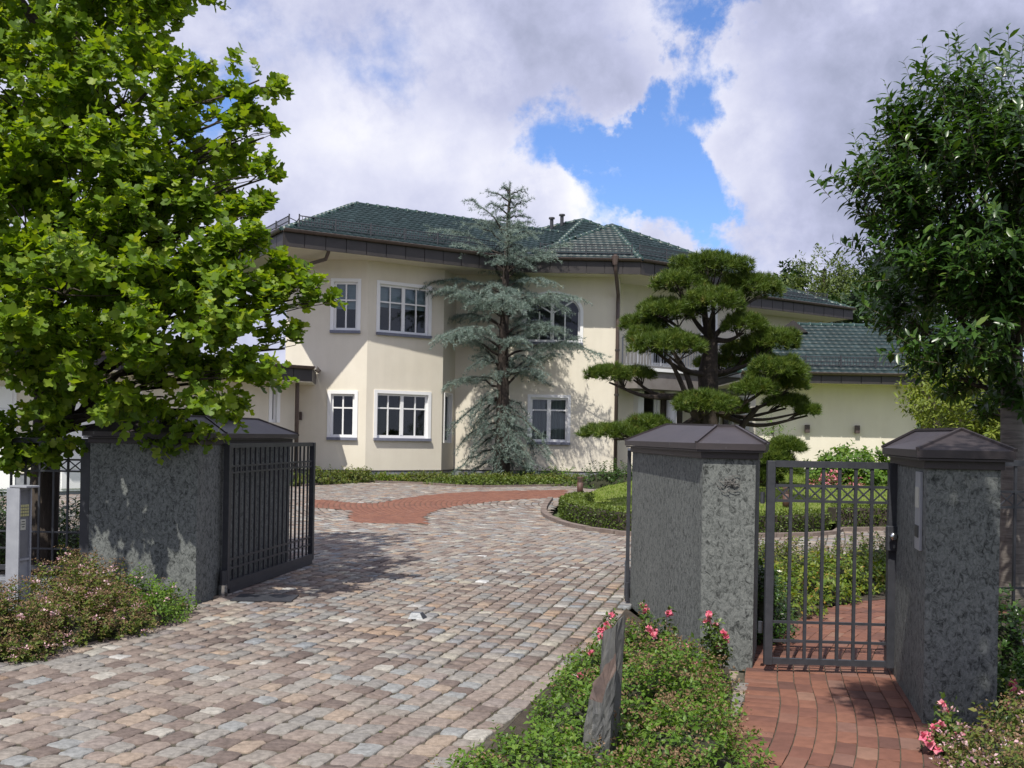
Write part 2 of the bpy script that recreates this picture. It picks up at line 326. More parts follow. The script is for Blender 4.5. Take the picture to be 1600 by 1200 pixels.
def scatter_mesh(name, tv, tf, Ms, Ts, rnd, mat):
    tv = np.array(tv, float); n = len(Ts); k = len(tv)
    V = (np.einsum('nij,kj->nki', Ms, tv) + Ts[:, None, :]).reshape(-1, 3)
    groups = {}
    for f in tf: groups.setdefault(len(f), []).append(f)
    Fs = []; rr = []
    for kk, fl in groups.items():
        fa = np.array(fl); Fs.append((fa[None] + (np.arange(n) * k)[:, None, None]).reshape(-1, kk)); rr.append(np.repeat(rnd, len(fl)))
    return np_mesh(name, V, Fs, mat, np.concatenate(rr))
def frames(D, Nn, scale):
    D = D / (np.linalg.norm(D, axis=1, keepdims=True) + 1e-9)
    X = np.cross(D, Nn); X /= np.linalg.norm(X, axis=1, keepdims=True) + 1e-9
    Z = np.cross(X, D); M_ = np.stack([X, D, Z], axis=2); sc = np.asarray(scale)
    return M_ * (sc[:, None, None] if sc.ndim == 1 else sc[:, None, :])
def scatter(parent, stuff_name, tv, tf, Ms, Ts, rnd, mat, part_name=None, limit=290, kind_stuff=True, vis=None):
    """the nearest in-frame pieces become parts of their own (shared meshes), the rest is one part"""
    base = wloc(parent) if parent is not None else np.zeros(3)
    Ts = np.asarray(Ts, float) - base; keep = np.ones(len(Ts), bool)
    if part_name:
        x, y = proj(Ts + base); d = (Ts + base)[:, 1].copy(); bad = (x < 0) | (x > 1600) | (y < 0) | (y > 1200)
        if vis is not None: bad |= ~vis(x, y)
        d[bad] = 1e9; idx = np.argsort(d)[:limit]; idx = idx[d[idx] < 1e8]; keep[idx] = False
        NV = 10; tms = [scatter_mesh(part_name, tv, tf, np.eye(3)[None], np.zeros((1, 3)), np.array([(i + .5) / NV]), mat) for i in range(NV)]
        for i in idx:
            o = bpy.data.objects.new(part_name, tms[min(NV - 1, int(rnd[i] * NV))]); C.objects.link(o); o.parent = parent
            m4 = np.eye(4); m4[:3, :3] = Ms[i]; m4[:3, 3] = Ts[i]; o.matrix_local = Matrix(m4.tolist())
    o = None
    if keep.any():
        o = bpy.data.objects.new(stuff_name, scatter_mesh(stuff_name, tv, tf, Ms[keep], Ts[keep], rnd[keep], mat)); C.objects.link(o); o.parent = parent
        if kind_stuff: o['kind'] = 'stuff'
    return o
def unit(v): return v / (np.linalg.norm(v, axis=-1, keepdims=True) + 1e-9)
def inpoly(pts, poly):
    x, y = pts[:, 0], pts[:, 1]; ins = np.zeros(len(pts), bool); n = len(poly); j = n - 1
    for i in range(n):
        xi, yi = poly[i][:2]; xj, yj = poly[j][:2]
        c = ((yi > y) != (yj > y)) & (x < (xj - xi) * (y - yi) / (yj - yi + 1e-12) + xi); ins ^= c; j = i
    return ins
def catmull(pts, n=8):
    pts = [np.array(p, float) for p in pts]; q = [2 * pts[0] - pts[1]] + pts + [2 * pts[-1] - pts[-2]]; out = []
    for i in range(1, len(q) - 2):
        for k in range(n):
            t = k / n; out.append(.5 * (2 * q[i] + (q[i + 1] - q[i - 1]) * t + (2 * q[i - 1] - 5 * q[i] + 4 * q[i + 1] - q[i + 2]) * t * t + (3 * q[i] - q[i - 1] - 3 * q[i + 1] + q[i + 2]) * t ** 3))
    out.append(pts[-1]); return out

# ------------------------------------------------------------ terrain
def sstep(a, b, x):
    t = np.clip((np.asarray(x, float) - a) / (b - a), 0, 1); return t * t * (3 - 2 * t)
def zyard(x, y): return .14 * sstep(15, 30, y)
def GG(px, py, dz=0.0):
    z = 0.0
    for _ in range(12):
        g = G(px, py, z + dz); z = float(zyard(g[0], g[1]))
    g = G(px, py, z + dz); return g
def sheet(name, poly, z, mat, zf=None, step=None, kind='structure', parent=None):
    """flat or gently rolling sheet bounded by poly"""
    mb = MB()
    if step is None: mb.add([(p[0], p[1], z) for p in poly], [tuple(range(len(poly)))])
    else:
        import mathutils.geometry as mg
        P_ = np.array([p[:2] for p in poly]); x0, y0 = P_.min(0); x1, y1 = P_.max(0)
        bd = []
        for i in range(len(P_)):
            a, b = P_[i], P_[(i + 1) % len(P_)]; k = max(1, int(np.linalg.norm(b - a) / step))
            bd += [a + (b - a) * j / k for j in range(k)]
        nb = len(bd); gx, gy = np.meshgrid(np.arange(x0 + step / 2, x1, step), np.arange(y0 + step / 2, y1, step)); g = np.stack([gx.ravel(), gy.ravel()], 1)
        g = g[inpoly(g, P_)]
        pts = [Vector((float(p[0]), float(p[1]))) for p in bd] + [Vector((float(p[0]), float(p[1]))) for p in g]
        r = mg.delaunay_2d_cdt(pts, [(i, (i + 1) % nb) for i in range(nb)], [], 1, 1e-5)
        v = np.array([(p.x, p.y) for p in r[0]]); zz = zf(v[:, 0], v[:, 1]) + z
        mb.add(np.column_stack([v, zz]), [tuple(f) for f in r[2]])
    o = mb.build(name, mat, parent, smooth=step is not None); 
    if kind: o['kind'] = kind
    return o
g0 = MB(); g0.add([(-700, -200, -.09), (700, -200, -.09), (700, 1200, -.09), (-700, 1200, -.09)], [(0, 1, 2, 3)])
tag(g0.build('ground', M['ground']), kind='structure')

# driveway: sand bed + cobbles laid one by one
drive_poly = [(-7.5, 2.6), (-.95, 2.6), (-.19, 4.94), (.2, 6.43), (.66, 7.84), (1.08, 9.7), (1.6, 10.35), (2.1, 12.4), (3.2, 13.5), (6.2, 13.9), (9.5, 14.6), (9.5, 18.6), (6.0, 18.5),
              (5.4, 17.5), (4.1, 17.0), (2.6, 16.6), (1.9, 16.95), (1.28, 17.8), (.92, 19.1), (.78, 20.2), (.85, 21.8), (1.3, 24.0), (2.2, 27), (4.5, 29.8), (3.6, 30.7), (1.4, 30.4), (-1.1, 28.9), (-3.2, 30.6), (-4.75, 30.3), (-5.6, 27.9),
              (-10.2, 23.2), (-14, 21.5), (-14, 15.5), (-6.5, 15.0), (-3.3, 12.6), (-2.65, 12.2), (-2.86, 9.6), (-3.0, 9.1), (-2.85, 8.75), (-3.45, 6.95), (-5.0, 5.9), (-7.5, 5.2)]
bk_px = [(488, 779), (560, 786), (588, 786), (640, 777), (690, 771), (740, 768.5), (810, 766.5), (885, 765.5), (883, 777), (820, 779.5), (760, 784.5), (720, 789), (690, 794.5), (668, 801), (664, 808), (670, 818),
         (610, 818), (552, 816), (545, 806), (552, 798), (520, 795), (488, 793)]
brick_poly = [tuple(GG(*p)[:2]) for p in bk_px]
lw = GG(52, 786); lw2 = GG(52, 794)
brick_poly = brick_poly + [(-8.6, 24.0), (-12.5, float(lw2[1])), (-12.5, float(lw[1])), (-9.3, 25.4)][:0]
dw = sheet('driveway', drive_poly, -.016, M['mortar'], zyard, .8)
tag(dw, 'curving courtyard driveway of mixed brown and grey cobblestones')

SV = []
def stone_tpl(nv, irr, seed, far=False):
    r = np.random.default_rng(seed)
    if far: px, py = np.array([.5, -.5, -.5, .5]), np.array([.5, .5, -.5, -.5])
    else:
        t_ = np.array([[.5, .36], [.42, .5], [.12, .5], [-.14, .5], [-.42, .5], [-.5, .36], [-.5, 0], [-.5, -.36], [-.42, -.5], [-.1, -.5], [.15, -.5], [.42, -.5], [.5, -.36], [.5, 0]]); px, py = t_[:, 0], t_[:, 1]
        px = px * (1 + r.uniform(-.13, .05, 14)); py = py * (1 + r.uniform(-.14, .05, 14)); sk = r.uniform(-.14, .14); px = px + sk * py
    a = px
    n = len(a); v = [(x * .92, y * .91, r.normal(0, .07)) for x, y in zip(px, py)] + [(x, y, -.45) for x, y in zip(px, py)] + [(x, y, -1.4) for x, y in zip(px, py)]
    f = [tuple(range(n))] + [(n + i, n + (i + 1) % n, (i + 1) % n, i) for i in range(n)]
    if not far: f += [(2 * n + i, 2 * n + (i + 1) % n, n + (i + 1) % n, n + i) for i in range(n)]
    else: f = [tuple(range(n))] + [(n + i, n + (i + 1) % n, (i + 1) % n, i) for i in range(n)]; v = v[:2 * n]
    return v, f
def lay(parent, name, stuff, pos, ang, L_, W_, H_, rnd, mat, tpls, limit=290, tilt=.02, inframe=True, depth_split=12.0, zf=zyard):
    """pos (n,2) centres, ang heading of the course, L_ along the course, W_ across"""
    n = len(pos); ca, sa = np.cos(ang), np.sin(ang); z = zf(pos[:, 0], pos[:, 1]) + rng.normal(0, .0016, n)
    X = np.stack([ca, sa, rng.normal(0, tilt, n)], 1) * L_[:, None]; Y = np.stack([-sa, ca, rng.normal(0, tilt, n)], 1) * W_[:, None]; Z = np.tile([0, 0, 1.], (n, 1)) * H_
    Ms = np.stack([X, Y, Z], 2); Ts = np.column_stack([pos, z])
    x, y = proj(Ts); vis = (x > -160) & (x < 1760) & (y < 1330); Ms, Ts, rnd = Ms[vis], Ts[vis], rnd[vis]; x, y = x[vis], y[vis]
    d = Ts[:, 1].copy(); d[(x < 0) | (x > 1600) | (y > 1200)] = 1e9
    idx = np.argsort(d)[:limit]; idx = idx[d[idx] < 1e8]; near = np.zeros(len(Ts), bool); near[idx] = True
    base = wloc(parent)
    variants = [[scatter_mesh(name, tv, tf, np.eye(3)[None], np.zeros((1, 3)), np.array([(i + .5) / 12]), mat) for i in range(12)] for tv, tf in tpls]
    for q, i in enumerate(np.nonzero(near)[0]):
        o = bpy.data.objects.new(name, variants[q % len(tpls)][min(11, int(rnd[i] * 12))]); C.objects.link(o); o.parent = parent
        m4 = np.eye(4); m4[:3, :3] = Ms[i]; m4[:3, 3] = Ts[i] - base; o.matrix_local = Matrix(m4.tolist())
    rest = np.nonzero(~near)[0]; nt = len(tpls); Vs = []; Fd = {}; off = 0; R_ = {}
    far_tpl = stone_tpl(4, .03, 5, True)
    groups = [(rest[(Ts[rest, 1] <= depth_split) & (np.arange(len(rest)) % nt == t)], tpls[t]) for t in range(nt)] + [(rest[Ts[rest, 1] > depth_split], far_tpl)]
    for ids, (tv, tf) in groups:
        if not len(ids): continue
        tv = np.array(tv); k = len(tv); V = (np.einsum('nij,kj->nki', Ms[ids], tv) + Ts[ids][:, None]).reshape(-1, 3); Vs.append(V)
        g = {}
        for f in tf: g.setdefault(len(f), []).append(f)
        for kk, fl in g.items():
            Fd.setdefault(kk, []).append((np.array(fl)[None] + (off + np.arange(len(ids)) * k)[:, None, None]).reshape(-1, kk)); R_.setdefault(kk, []).append(np.repeat(rnd[ids], len(fl)))
        off += len(V)
    if Vs:
        me = np_mesh(stuff, np.concatenate(Vs) - base, [np.concatenate(Fd[k]) for k in Fd], mat, np.concatenate([np.concatenate(R_[k]) for k in Fd]))
        o = bpy.data.objects.new(stuff, me); C.objects.link(o); o.parent = parent; o['kind'] = 'stuff'
def courses(poly, ang, w, lmin, lmax, exclude=None, wob=.0):
    """straight running courses in direction ang filling poly"""
    P_ = np.array([p[:2] for p in poly]); ca, sa = cos(ang), sin(ang); u = P_ @ np.array([ca, sa]); v = P_ @ np.array([-sa, ca])
    pos = []; A = []; L_ = []; Wd = []
    vv = v.min()
    while vv < v.max():
        wr = w * rng.uniform(.93, 1.07); uu = u.min() - rng.uniform(0, lmax)
        while uu < u.max():
            l = rng.uniform(lmin, lmax); uc, vc = uu + l / 2, vv + wr / 2; vc2 = vc + wob * sin(uc * .55 + .9)
            pos.append((uc * ca - vc2 * sa, uc * sa + vc2 * ca)); A.append(ang + wob * .55 * cos(uc * .55 + .9) + (rng.normal(0, .035) if wob else 0)); L_.append(l - rng.uniform(.008, .020)); Wd.append(wr - rng.uniform(.010, .022)); uu += l
        vv += wr
    pos = np.array(pos); k = inpoly(pos, P_)
    if exclude is not None: k &= ~exclude(pos)
    return pos[k], np.array(A)[k], np.array(L_)[k], np.array(Wd)[k]
def rings(poly, c, w, lmin, lmax, exclude=None):
    P_ = np.array([p[:2] for p in poly]); c = np.array(c); r = np.linalg.norm(P_ - c, axis=1); pos = []; A = []; L_ = []; Wd = []
    rr = 0.5
    while rr < r.max() + .3:
        a = rng.uniform(0, .1)
        while a < 2 * pi:
            l = rng.uniform(lmin, lmax); a += l / rr; pos.append((c[0] + cos(a) * rr, c[1] + sin(a) * rr)); A.append(a + pi / 2); L_.append(l - .014); Wd.append(w - .016)
        rr += w
    pos = np.array(pos); k = inpoly(pos, P_)
    if exclude is not None: k &= ~exclude(pos)
    return pos[k], np.array(A)[k], np.array(L_)[k], np.array(Wd)[k]
RC = np.array([4.3, 23.0])
def in_ring_zone(p): return (p[:, 1] > 16.2 + .25 * np.abs(p[:, 0] + 2)) 
inb = lambda p: inpoly(p, brick_poly)
COURSE = R(90 - 17)
a1 = courses(drive_poly, COURSE, .142, .115, .215, lambda p: inb(p) | in_ring_zone(p), .10)
a2 = rings(drive_poly, RC, .155, .15, .24, lambda p: inb(p) | ~in_ring_zone(p))
cob = [np.concatenate([p, q]) for p, q in zip(a1, a2)]
tpls = [stone_tpl(8, .035, s) for s in range(14)]
lay(dw, 'cobblestone', 'cobble_field', cob[0], cob[1], cob[2], cob[3], .020, np.clip(rng.beta(1.15, 1.35, len(cob[0])), 0, .999), M['cobble'], tpls, tilt=.022, depth_split=13)
brk = rings(brick_poly, RC, .115, .2, .2)
bc = sheet('brick_crossing', brick_poly, -.006, M['mortar'], lambda x, y: zyard(x, y), .6)
tag(bc, 'red brick band sweeping across the courtyard in front of the house')
def far_bricks(parent, name, b, H=.02):
    n = len(b[0]); ca, sa = np.cos(b[1]), np.sin(b[1]); X = np.stack([ca, sa, 0 * ca], 1) * (b[2] + .006)[:, None]; Y = np.stack([-sa, ca, 0 * ca], 1) * (b[3] + .008)[:, None]; Z = np.tile([0, 0, 1.], (n, 1)) * H
    tv, tf = stone_tpl(4, 0, 5, True); Ts = np.column_stack([b[0], zyard(b[0][:, 0], b[0][:, 1]) + .004 + rng.normal(0, .001, n)])
    o = bpy.data.objects.new(name, scatter_mesh(name, tv, tf, np.stack([X, Y, Z], 2), Ts - wloc(parent), rng.uniform(.25, .7, n), M['brick'])); C.objects.link(o); o.parent = parent; o['kind'] = 'stuff'
far_bricks(bc, 'clay_brick_field', brk)

# footpath of clay pavers through the small gate: courses follow the centre line
pc = np.array(catmull([(.75, 3.2), (1.25, 4.3), (1.68, 5.2), (1.98, 6.1), (2.17, 6.9), (2.42, 7.7), (2.95, 8.75), (3.75, 9.75), (4.9, 10.4), (6.4, 10.7), (9, 10.8)], 10))
seg = np.diff(pc, axis=0); cl = np.concatenate([[0], np.cumsum(np.linalg.norm(seg, axis=1))])
def along(s, off):
    s = np.clip(s, 0, cl[-1] - 1e-6); i = np.searchsorted(cl, s, side='right') - 1; t = (s - cl[i]) / (cl[i + 1] - cl[i]); p = pc[i] + (pc[i + 1] - pc[i]) * t[:, None]
    ts = unit(seg); tn = ts[i] * (1 - t[:, None]) + ts[np.minimum(i + 1, len(ts) - 1)] * t[:, None]; tn = unit(tn); nrm = np.stack([tn[:, 1], -tn[:, 0]], 1)
    return p + nrm * off[:, None], np.arctan2(tn[:, 1], tn[:, 0])
PW = .50
ss = np.linspace(0, cl[-1], 60); le, _ = along(ss, np.full(60, -PW - .06)); re, _ = along(ss, np.full(60, PW + .04))
path_poly = [tuple(p) for p in le] + [tuple(p) for p in re[::-1]]
bp = sheet('footpath', path_poly, -.012, M['mortar']); tag(bp, 'red clay brick footpath curving through the small gate')
pos = []; A = []; L_ = []; Wd = []
s = np.arange(0, cl[-1], .108); p, a = along(s, np.full(len(s), -PW + .05)); pos.append(p); A.append(a); L_.append(np.full(len(s), .1)); Wd.append(np.full(len(s), .208))
for r_ in range(8):
    s = np.arange(rng.uniform(0, .2), cl[-1], .208); p, a = along(s, np.full(len(s), -PW + .212 + r_ * .107)); pos.append(p); A.append(a); L_.append(np.full(len(s), .2) + rng.uniform(-.004, .001, len(s))); Wd.append(np.full(len(s), .101))
pos = np.concatenate(pos); A = np.concatenate(A); L_ = np.concatenate(L_); Wd = np.concatenate(Wd)
def brick_tpl(sd):
    r = np.random.default_rng(sd); q = .5; v = []
    for (k, z) in ((.97, 0), (1, -.12), (1, -1)): v += [(x * q * (1 - (1 - k) * (.5 if abs(x) > .5 else 1)) , y * q * k, z + (r.normal(0, .02) if z == 0 else 0)) for x, y in ((-1, -1), (1, -1), (1, 1), (-1, 1))]
    f = [(0, 1, 2, 3)] + [(4 + i, 4 + (i + 1) % 4, (i + 1) % 4, i) for i in range(4)] + [(8 + i, 8 + (i + 1) % 4, 4 + (i + 1) % 4, 4 + i) for i in range(4)]
    return v, f
lay(bp, 'brick', 'brick_field', pos, A, L_, Wd, .02, np.clip(rng.normal(.45, .24, len(pos)), 0, .999), M['brick'], [brick_tpl(s) for s in range(6)], tilt=.006, depth_split=16, zf=lambda x, y: 0 * x)
# narrow strip of small setts along the path's left side
le2, _ = along(np.array([1.9, 2.6, 3.3, 4.0]), np.full(4, -PW - .065)); lo2, _ = along(np.array([4.0, 3.3, 2.6, 1.9]), np.full(4, -PW - .33))
sp = [tuple(p) for p in le2] + [tuple(p) for p in lo2]
st = sheet('sett_strip', sp, -.008, M['mortar']); tag(st, 'narrow strip of small grey setts beside the brick footpath')
b = courses(sp, R(72), .1, .09, .13)
lay(st, 'sett', 'sett_field', b[0], b[1], b[2], b[3], .02, rng.uniform(.5, .8, len(b[0])), M['cobble'], tpls[:4], tilt=.01, zf=lambda x, y: 0 * x)

# planting soil
def zlawn(x, y): return .10 + .50 * sstep(17.5, 31, y) * sstep(0, 5, x)
soil = [([(-7.5, 5.25), (-5, 5.95), (-3.47, 6.98), (-2.87, 8.75), (-2.95, 9.45), (-7.5, 9.7)], 'bed by the left gate pillar'),
        ([(-.9, 2.6), (-.17, 4.94), (.22, 6.43), (.68, 7.84), (1.1, 9.6), (1.36, 7.3), (1.55, 7.2), (1.45, 6.6), (1.15, 5.3), (.75, 4.3), (.2, 3.2), (.0, 2.6)], 'soil bed between the driveway and the brick footpath'),
        ([(1.9, 8.1), (2.3, 8.95), (3.2, 10.05), (4.6, 10.95), (9, 11.35), (9.5, 14.5), (6.2, 13.85), (3.2, 13.45), (2.15, 12.4), (1.65, 10.3)], 'soil bed behind the middle pillar'),
        ([(2.5, 5.6), (2.2, 4.9), (1.85, 4.1), (1.6, 3.2), (5, 3.2), (7, 5.0), (7, 8.1), (3.2, 7.9)], 'soil bed in front of the right pillar'),
        ([(-5.6, 27.95), (-4.75, 30.35), (-3.2, 30.65), (-1.1, 28.95), (1.4, 30.45), (3.6, 30.75), (5.5, 36), (-3, 36), (-6.6, 31)], 'planting bed along the foot of the house'),
        ([(-10, 9.85), (-3.9, 10.1), (-3.3, 12.55), (-6.5, 14.9), (-14, 15.4), (-14, 9.85)], 'planting bed behind the left fence'),
        ([(3.3, 8.5), (14, 8.5), (14, 10.0), (3.9, 9.2)], 'planting bed behind the right fence')]
for pts, lab in soil: tag(sheet('soil', pts, .004, M['soil'], zyard, 1.0), lab)
lawn_poly = [(1.35, 20.9), (1.45, 19.4), (1.9, 18.0), (2.6, 17.2), (4.1, 17.5), (5.3, 18.0), (6.2, 19.0), (16, 19.0), (18, 31.9), (12.65, 31.9), (4.6, 31.9), (4.6, 29.8), (2.4, 27.0), (1.45, 24)]
lawn = sheet('lawn', lawn_poly, 0, M['lawn'], zlawn, .5)

# kerbs: one stone after another
def kerb(pts, name, label, w=.11, zf=zyard, h=.05, L=.55):
    root = empty(name, (pts[0][0], pts[0][1], 0)); tag(root, label, 'kerb'); c = np.array(catmull([p[:2] for p in pts], 8)); s = np.concatenate([[0], np.cumsum(np.linalg.norm(np.diff(c, axis=0), axis=1))])
    n = int(s[-1] / L)
    for k in range(n):
        q = [np.array([np.interp(v, s, c[:, 0]), np.interp(v, s, c[:, 1])]) for v in ((k + .01) * s[-1] / n, (k + .99) * s[-1] / n)]
        d = unit(q[1] - q[0]); nn = np.array([d[1], -d[0]]); z = float(zf(q[0][0], q[0][1])) + rng.normal(0, .003); mb = MB()
        mb.obox(((q[0] + q[1]) / 2).tolist() + [z + h / 2 - .04], np.append((q[1] - q[0]) / 2, 0), np.append(nn * w / 2, 0), (0, 0, h / 2 + .04)); mb.build('kerb_stone', M['kerb'], root)
kerb([(.95, 24.5), (.72, 21.9), (.68, 20.2), (.85, 19.0), (1.22, 17.7), (1.85, 16.85), (2.6, 16.5), (4.1, 16.9), (5.45, 17.4), (6.1, 18.35), (9.4, 18.5)], 'island_kerb', 'curved reddish kerb edging the lawn island and its low hedge', .12, h=.06, L=.7)
kerb([(-5.65, 27.85), (-4.8, 30.25), (-3.2, 30.55), (-1.1, 28.85), (1.4, 30.35), (3.65, 30.65)], 'bed_kerb', 'thin grey kerb edging the bed at the foot of the house', .09, h=.05, L=.8)

# ------------------------------------------------------------ villa
V0 = (0, 33.5, 0)
villa = empty('villa', V0, 'large cream two-storey villa with dark green hipped roofs', 'house')
ZG, ZF = 7.25, 6.80
def hit(p0, p1, px, py):
    p0, p1 = np.array(p0, float), np.array(p1, float); r = ray(px, py); d = p1 - p0
    A_ = np.array([[r[0], -d[0]], [r[1], -d[1]]]); t, u = np.linalg.solve(A_, p0); return u * np.linalg.norm(d), EYE + r[2] * t
def wall(p0, p1, z0, z1, holes=(), mat='stucco', plinth=.45, zbase=-.08):
    p0, p1 = np.array(p0, float), np.array(p1, float); Lw = np.linalg.norm(p1 - p0); d = (p1 - p0) / Lw; n = np.array([d[1], -d[0]]); mb = MB()
    us = sorted({0, Lw, *[h[0] for h in holes], *[h[1] for h in holes]}); zs = sorted({z0, z1, *[h[2] for h in holes], *[h[3] for h in holes]})
    for i in range(len(us) - 1):
        for j in range(len(zs) - 1):
            uc, zc = (us[i] + us[i + 1]) / 2, (zs[j] + zs[j + 1]) / 2
            if any(h[0] < uc < h[1] and h[2] < zc < h[3] for h in holes): continue
            a, b = p0 + d * us[i], p0 + d * us[i + 1]
            mb.add([(*a, zs[j]), (*b, zs[j]), (*b, zs[j + 1]), (*a, zs[j + 1])], [(0, 1, 2, 3)])
    if mat is not None: mb.build('wall', M[mat], villa)
    if plinth:
        q = MB(); c = (p0 + p1) / 2 - n * .10; q.obox((*c, (plinth + zbase) / 2), (*(d * (Lw / 2 + .0)), 0), (*(n * .13), 0), (0, 0, (plinth - zbase) / 2)); q.build('plinth', M['plinth'], villa)
        q = MB(); c = (p0 + p1) / 2 + n * .0; q.obox((*c, plinth + .012), (*(d * (Lw / 2)), 0), (*(n * .045), 0), (0, 0, .014)); q.build('drip_edge', M['zinc'], villa)
def window(p0, p1, u0, u1, z0, z1, cols, transom=None, cell=None, blind=0, curtain=False, arch=False, sill=True, wide=.10, bars=None):
    """cols: relative positions of mullions with thickness; recessed .14 m behind a white surround"""
    p0, p1 = np.array(p0, float), np.array(p1, float); d = unit(p1 - p0); n = np.array([d[1], -d[0]])
    def pt(u, z, o): q = p0 + d * u + n * o; return np.array((q[0], q[1], z))
    root = empty('window', pt((u0 + u1) / 2, z0, 0)); root.parent = villa; root.location = tuple(pt((u0 + u1) / 2, z0, 0) - np.array(V0))
    def b(mb, ua, ub, za, zb, oa, ob): mb.obox((pt((ua + ub) / 2, (za + zb) / 2, (oa + ob) / 2)), np.append(d * (ub - ua) / 2, 0), np.append(n * abs(oa - ob) / 2, 0), (0, 0, (zb - za) / 2))
    w = wide; fr = MB()
    if not arch:
        su = MB(); b(su, u0 - w, u0, z0, z1 + w, -.15, .028); b(su, u1, u1 + w, z0, z1 + w, -.15, .028); b(su, u0, u1, z1, z1 + w, -.15, .028); su.build('surround', M['white'], root)
    else:
        su = MB(); K = 16; uc = (u0 + u1) / 2; hw = (u1 - u0) / 2; zs_ = z1 - hw * .62
        arc = [(uc - hw * cos(pi * k / K), zs_ + hw * .62 * sin(pi * k / K)) for k in range(K + 1)]
        arco = [(uc - (hw + w) * cos(pi * k / K), zs_ + (hw * .62 + w) * sin(pi * k / K)) for k in range(K + 1)]
        for k in range(K):
            q = [arc[k], arc[k + 1], arco[k + 1], arco[k]]; vs = [pt(u, z, .028) for u, z in q] + [pt(u, z, -.15) for u, z in q]
            su.add(vs, [(0, 1, 2, 3), (7, 6, 5, 4), (0, 4, 5, 1), (1, 5, 6, 2), (2, 6, 7, 3), (3, 7, 4, 0)])
        b(su, u0 - w, u0, z0, zs_, -.15, .028); b(su, u1, u1 + w, z0, zs_, -.15, .028); su.build('surround', M['white'], root)
        sp_ = MB()                                              # stucco above the arch inside the square opening
        for k in range(K):
            a, c = arco[k], arco[k + 1]; sp_.add([pt(a[0], a[1], 0), pt(c[0], c[1], 0), pt(c[0], z1 + w + .02, 0), pt(a[0], z1 + w + .02, 0)], [(0, 1, 2, 3)])
        sp_.build('arch_spandrel', M['stucco'], root)
        for k in range(K):
            a, c = arc[k], arc[k + 1]; a2 = (uc + (a[0] - uc) * .95, zs_ + (a[1] - zs_) * .92); c2 = (uc + (c[0] - uc) * .95, zs_ + (c[1] - zs_) * .92)
            q = [a2, c2, c, a]; vs = [pt(u, z, -.07) for u, z in q] + [pt(u, z, -.13) for u, z in q]; fr.add(vs, [(0, 1, 2, 3), (7, 6, 5, 4), (0, 4, 5, 1), (1, 5, 6, 2), (2, 6, 7, 3), (3, 7, 4, 0)])
    f = .065; zt = z1 if not arch else z1 - (u1 - u0) / 2 * .62
    b(fr, u0, u1, z0, z0 + f + .02, -.13, -.07); b(fr, u0, u0 + f, z0 + f + .02, zt, -.13, -.07); b(fr, u1 - f, u1, z0 + f + .02, zt, -.13, -.07)
    if not arch: b(fr, u0 + f, u1 - f, z1 - f, z1, -.13, -.07)
    fr.build('frame', M['white'], root)
    for (c, th) in cols:
        m = MB(); uu = u0 + (u1 - u0) * c; top = z1 - f if not arch else zt + (z1 - zt) * math.sqrt(max(0, 1 - ((c - .5) * 2) ** 2)) - .03
        b(m, uu - th / 2, uu + th / 2, z0 + f + .02, top if not (arch and th < .06) else zt, -.125, -.074 + (.012 if th > .06 else 0)); m.build('glazing_bar', M['white'], root)
    if transom:
        m = MB(); zt2 = z0 + (z1 - z0) * transom; b(m, u0 + f, u1 - f, zt2 - .022, zt2 + .022, -.122, -.078); m.build('glazing_bar', M['white'], root)
    if arch:
        for a_ in (40, 140):
            m = MB(); m.bar(pt(uc, zt - .05, -.1), pt(uc + hw * .93 * cos(R(a_)), zt + hw * .58 * sin(R(a_)), -.1), .045, .04, up=(n[0], n[1], 0)); m.build('glazing_bar', M['white'], root)
    m = MB(); m.add([pt(u0 + .02, z0 + .02, -.105), pt(u1 - .02, z0 + .02, -.105), pt(u1 - .02, z1 - .01, -.105), pt(u0 + .02, z1 - .01, -.105)], [(0, 1, 2, 3)]); m.build('pane', M['glass'], root)
    if blind:
        m = MB(); zb = z1 - (z1 - z0) * blind; k = 0; z = z1
        while z > zb: m.add([pt(u0 + .03, z, -.2), pt(u1 - .03, z, -.2), pt(u1 - .03, z - .045, -.17), pt(u0 + .03, z - .045, -.17)], [(0, 1, 2, 3)]); z -= .04
        m.build('blind', M['blind'], root)
    if curtain:
        for (ua, ub) in ((u0 + .05, u0 + (u1 - u0) * .46), (u0 + (u1 - u0) * .56, u1 - .05)):
            m = MB(); K = 26; vs = []
            for k in range(K + 1):
                u = ua + (ub - ua) * k / K; o = -.22 + .03 * sin(k * 1.9); vs += [pt(u, z0 + .02, o), pt(u, z1 - .02, o)]
            m.add(vs, [(2 * k, 2 * k + 2, 2 * k + 3, 2 * k + 1) for k in range(K)]); m.build('curtain', M['curtain'], root, smooth=True)
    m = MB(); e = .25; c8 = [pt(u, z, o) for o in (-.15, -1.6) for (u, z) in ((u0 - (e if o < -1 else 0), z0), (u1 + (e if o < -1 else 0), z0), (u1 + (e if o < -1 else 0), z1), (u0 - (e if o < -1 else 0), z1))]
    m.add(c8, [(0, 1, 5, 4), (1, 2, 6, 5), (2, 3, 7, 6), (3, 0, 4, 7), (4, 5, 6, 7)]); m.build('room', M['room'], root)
    if sill: m = MB(); b(m, u0 - w, u1 + w, z0 - .085, z0, -.15, .09); m.build('sill', M['sill'], root)
    return root
def wwin(p0, p1, pxL, pxR, pyT, pyB, *a, **k):
    uL, zb = hit(p0, p1, pxL, pyB); uR, _ = hit(p0, p1, pxR, pyB); _, zt = hit(p0, p1, pxL, pyT)
    return (uL, uR, zb, zt), a, k
def wall_with(p0, p1, z0, z1, wins, **kw):
    wall(p0, p1, z0, z1, [(h[0] - (.10 if k.get('arch') else 0), h[1] + (.10 if k.get('arch') else 0), h[2], h[3] + (.12 if k.get('arch') else 0)) for h, a, k in wins], **kw)
    for h, a, k in wins: window(p0, p1, *h, *a, **k)
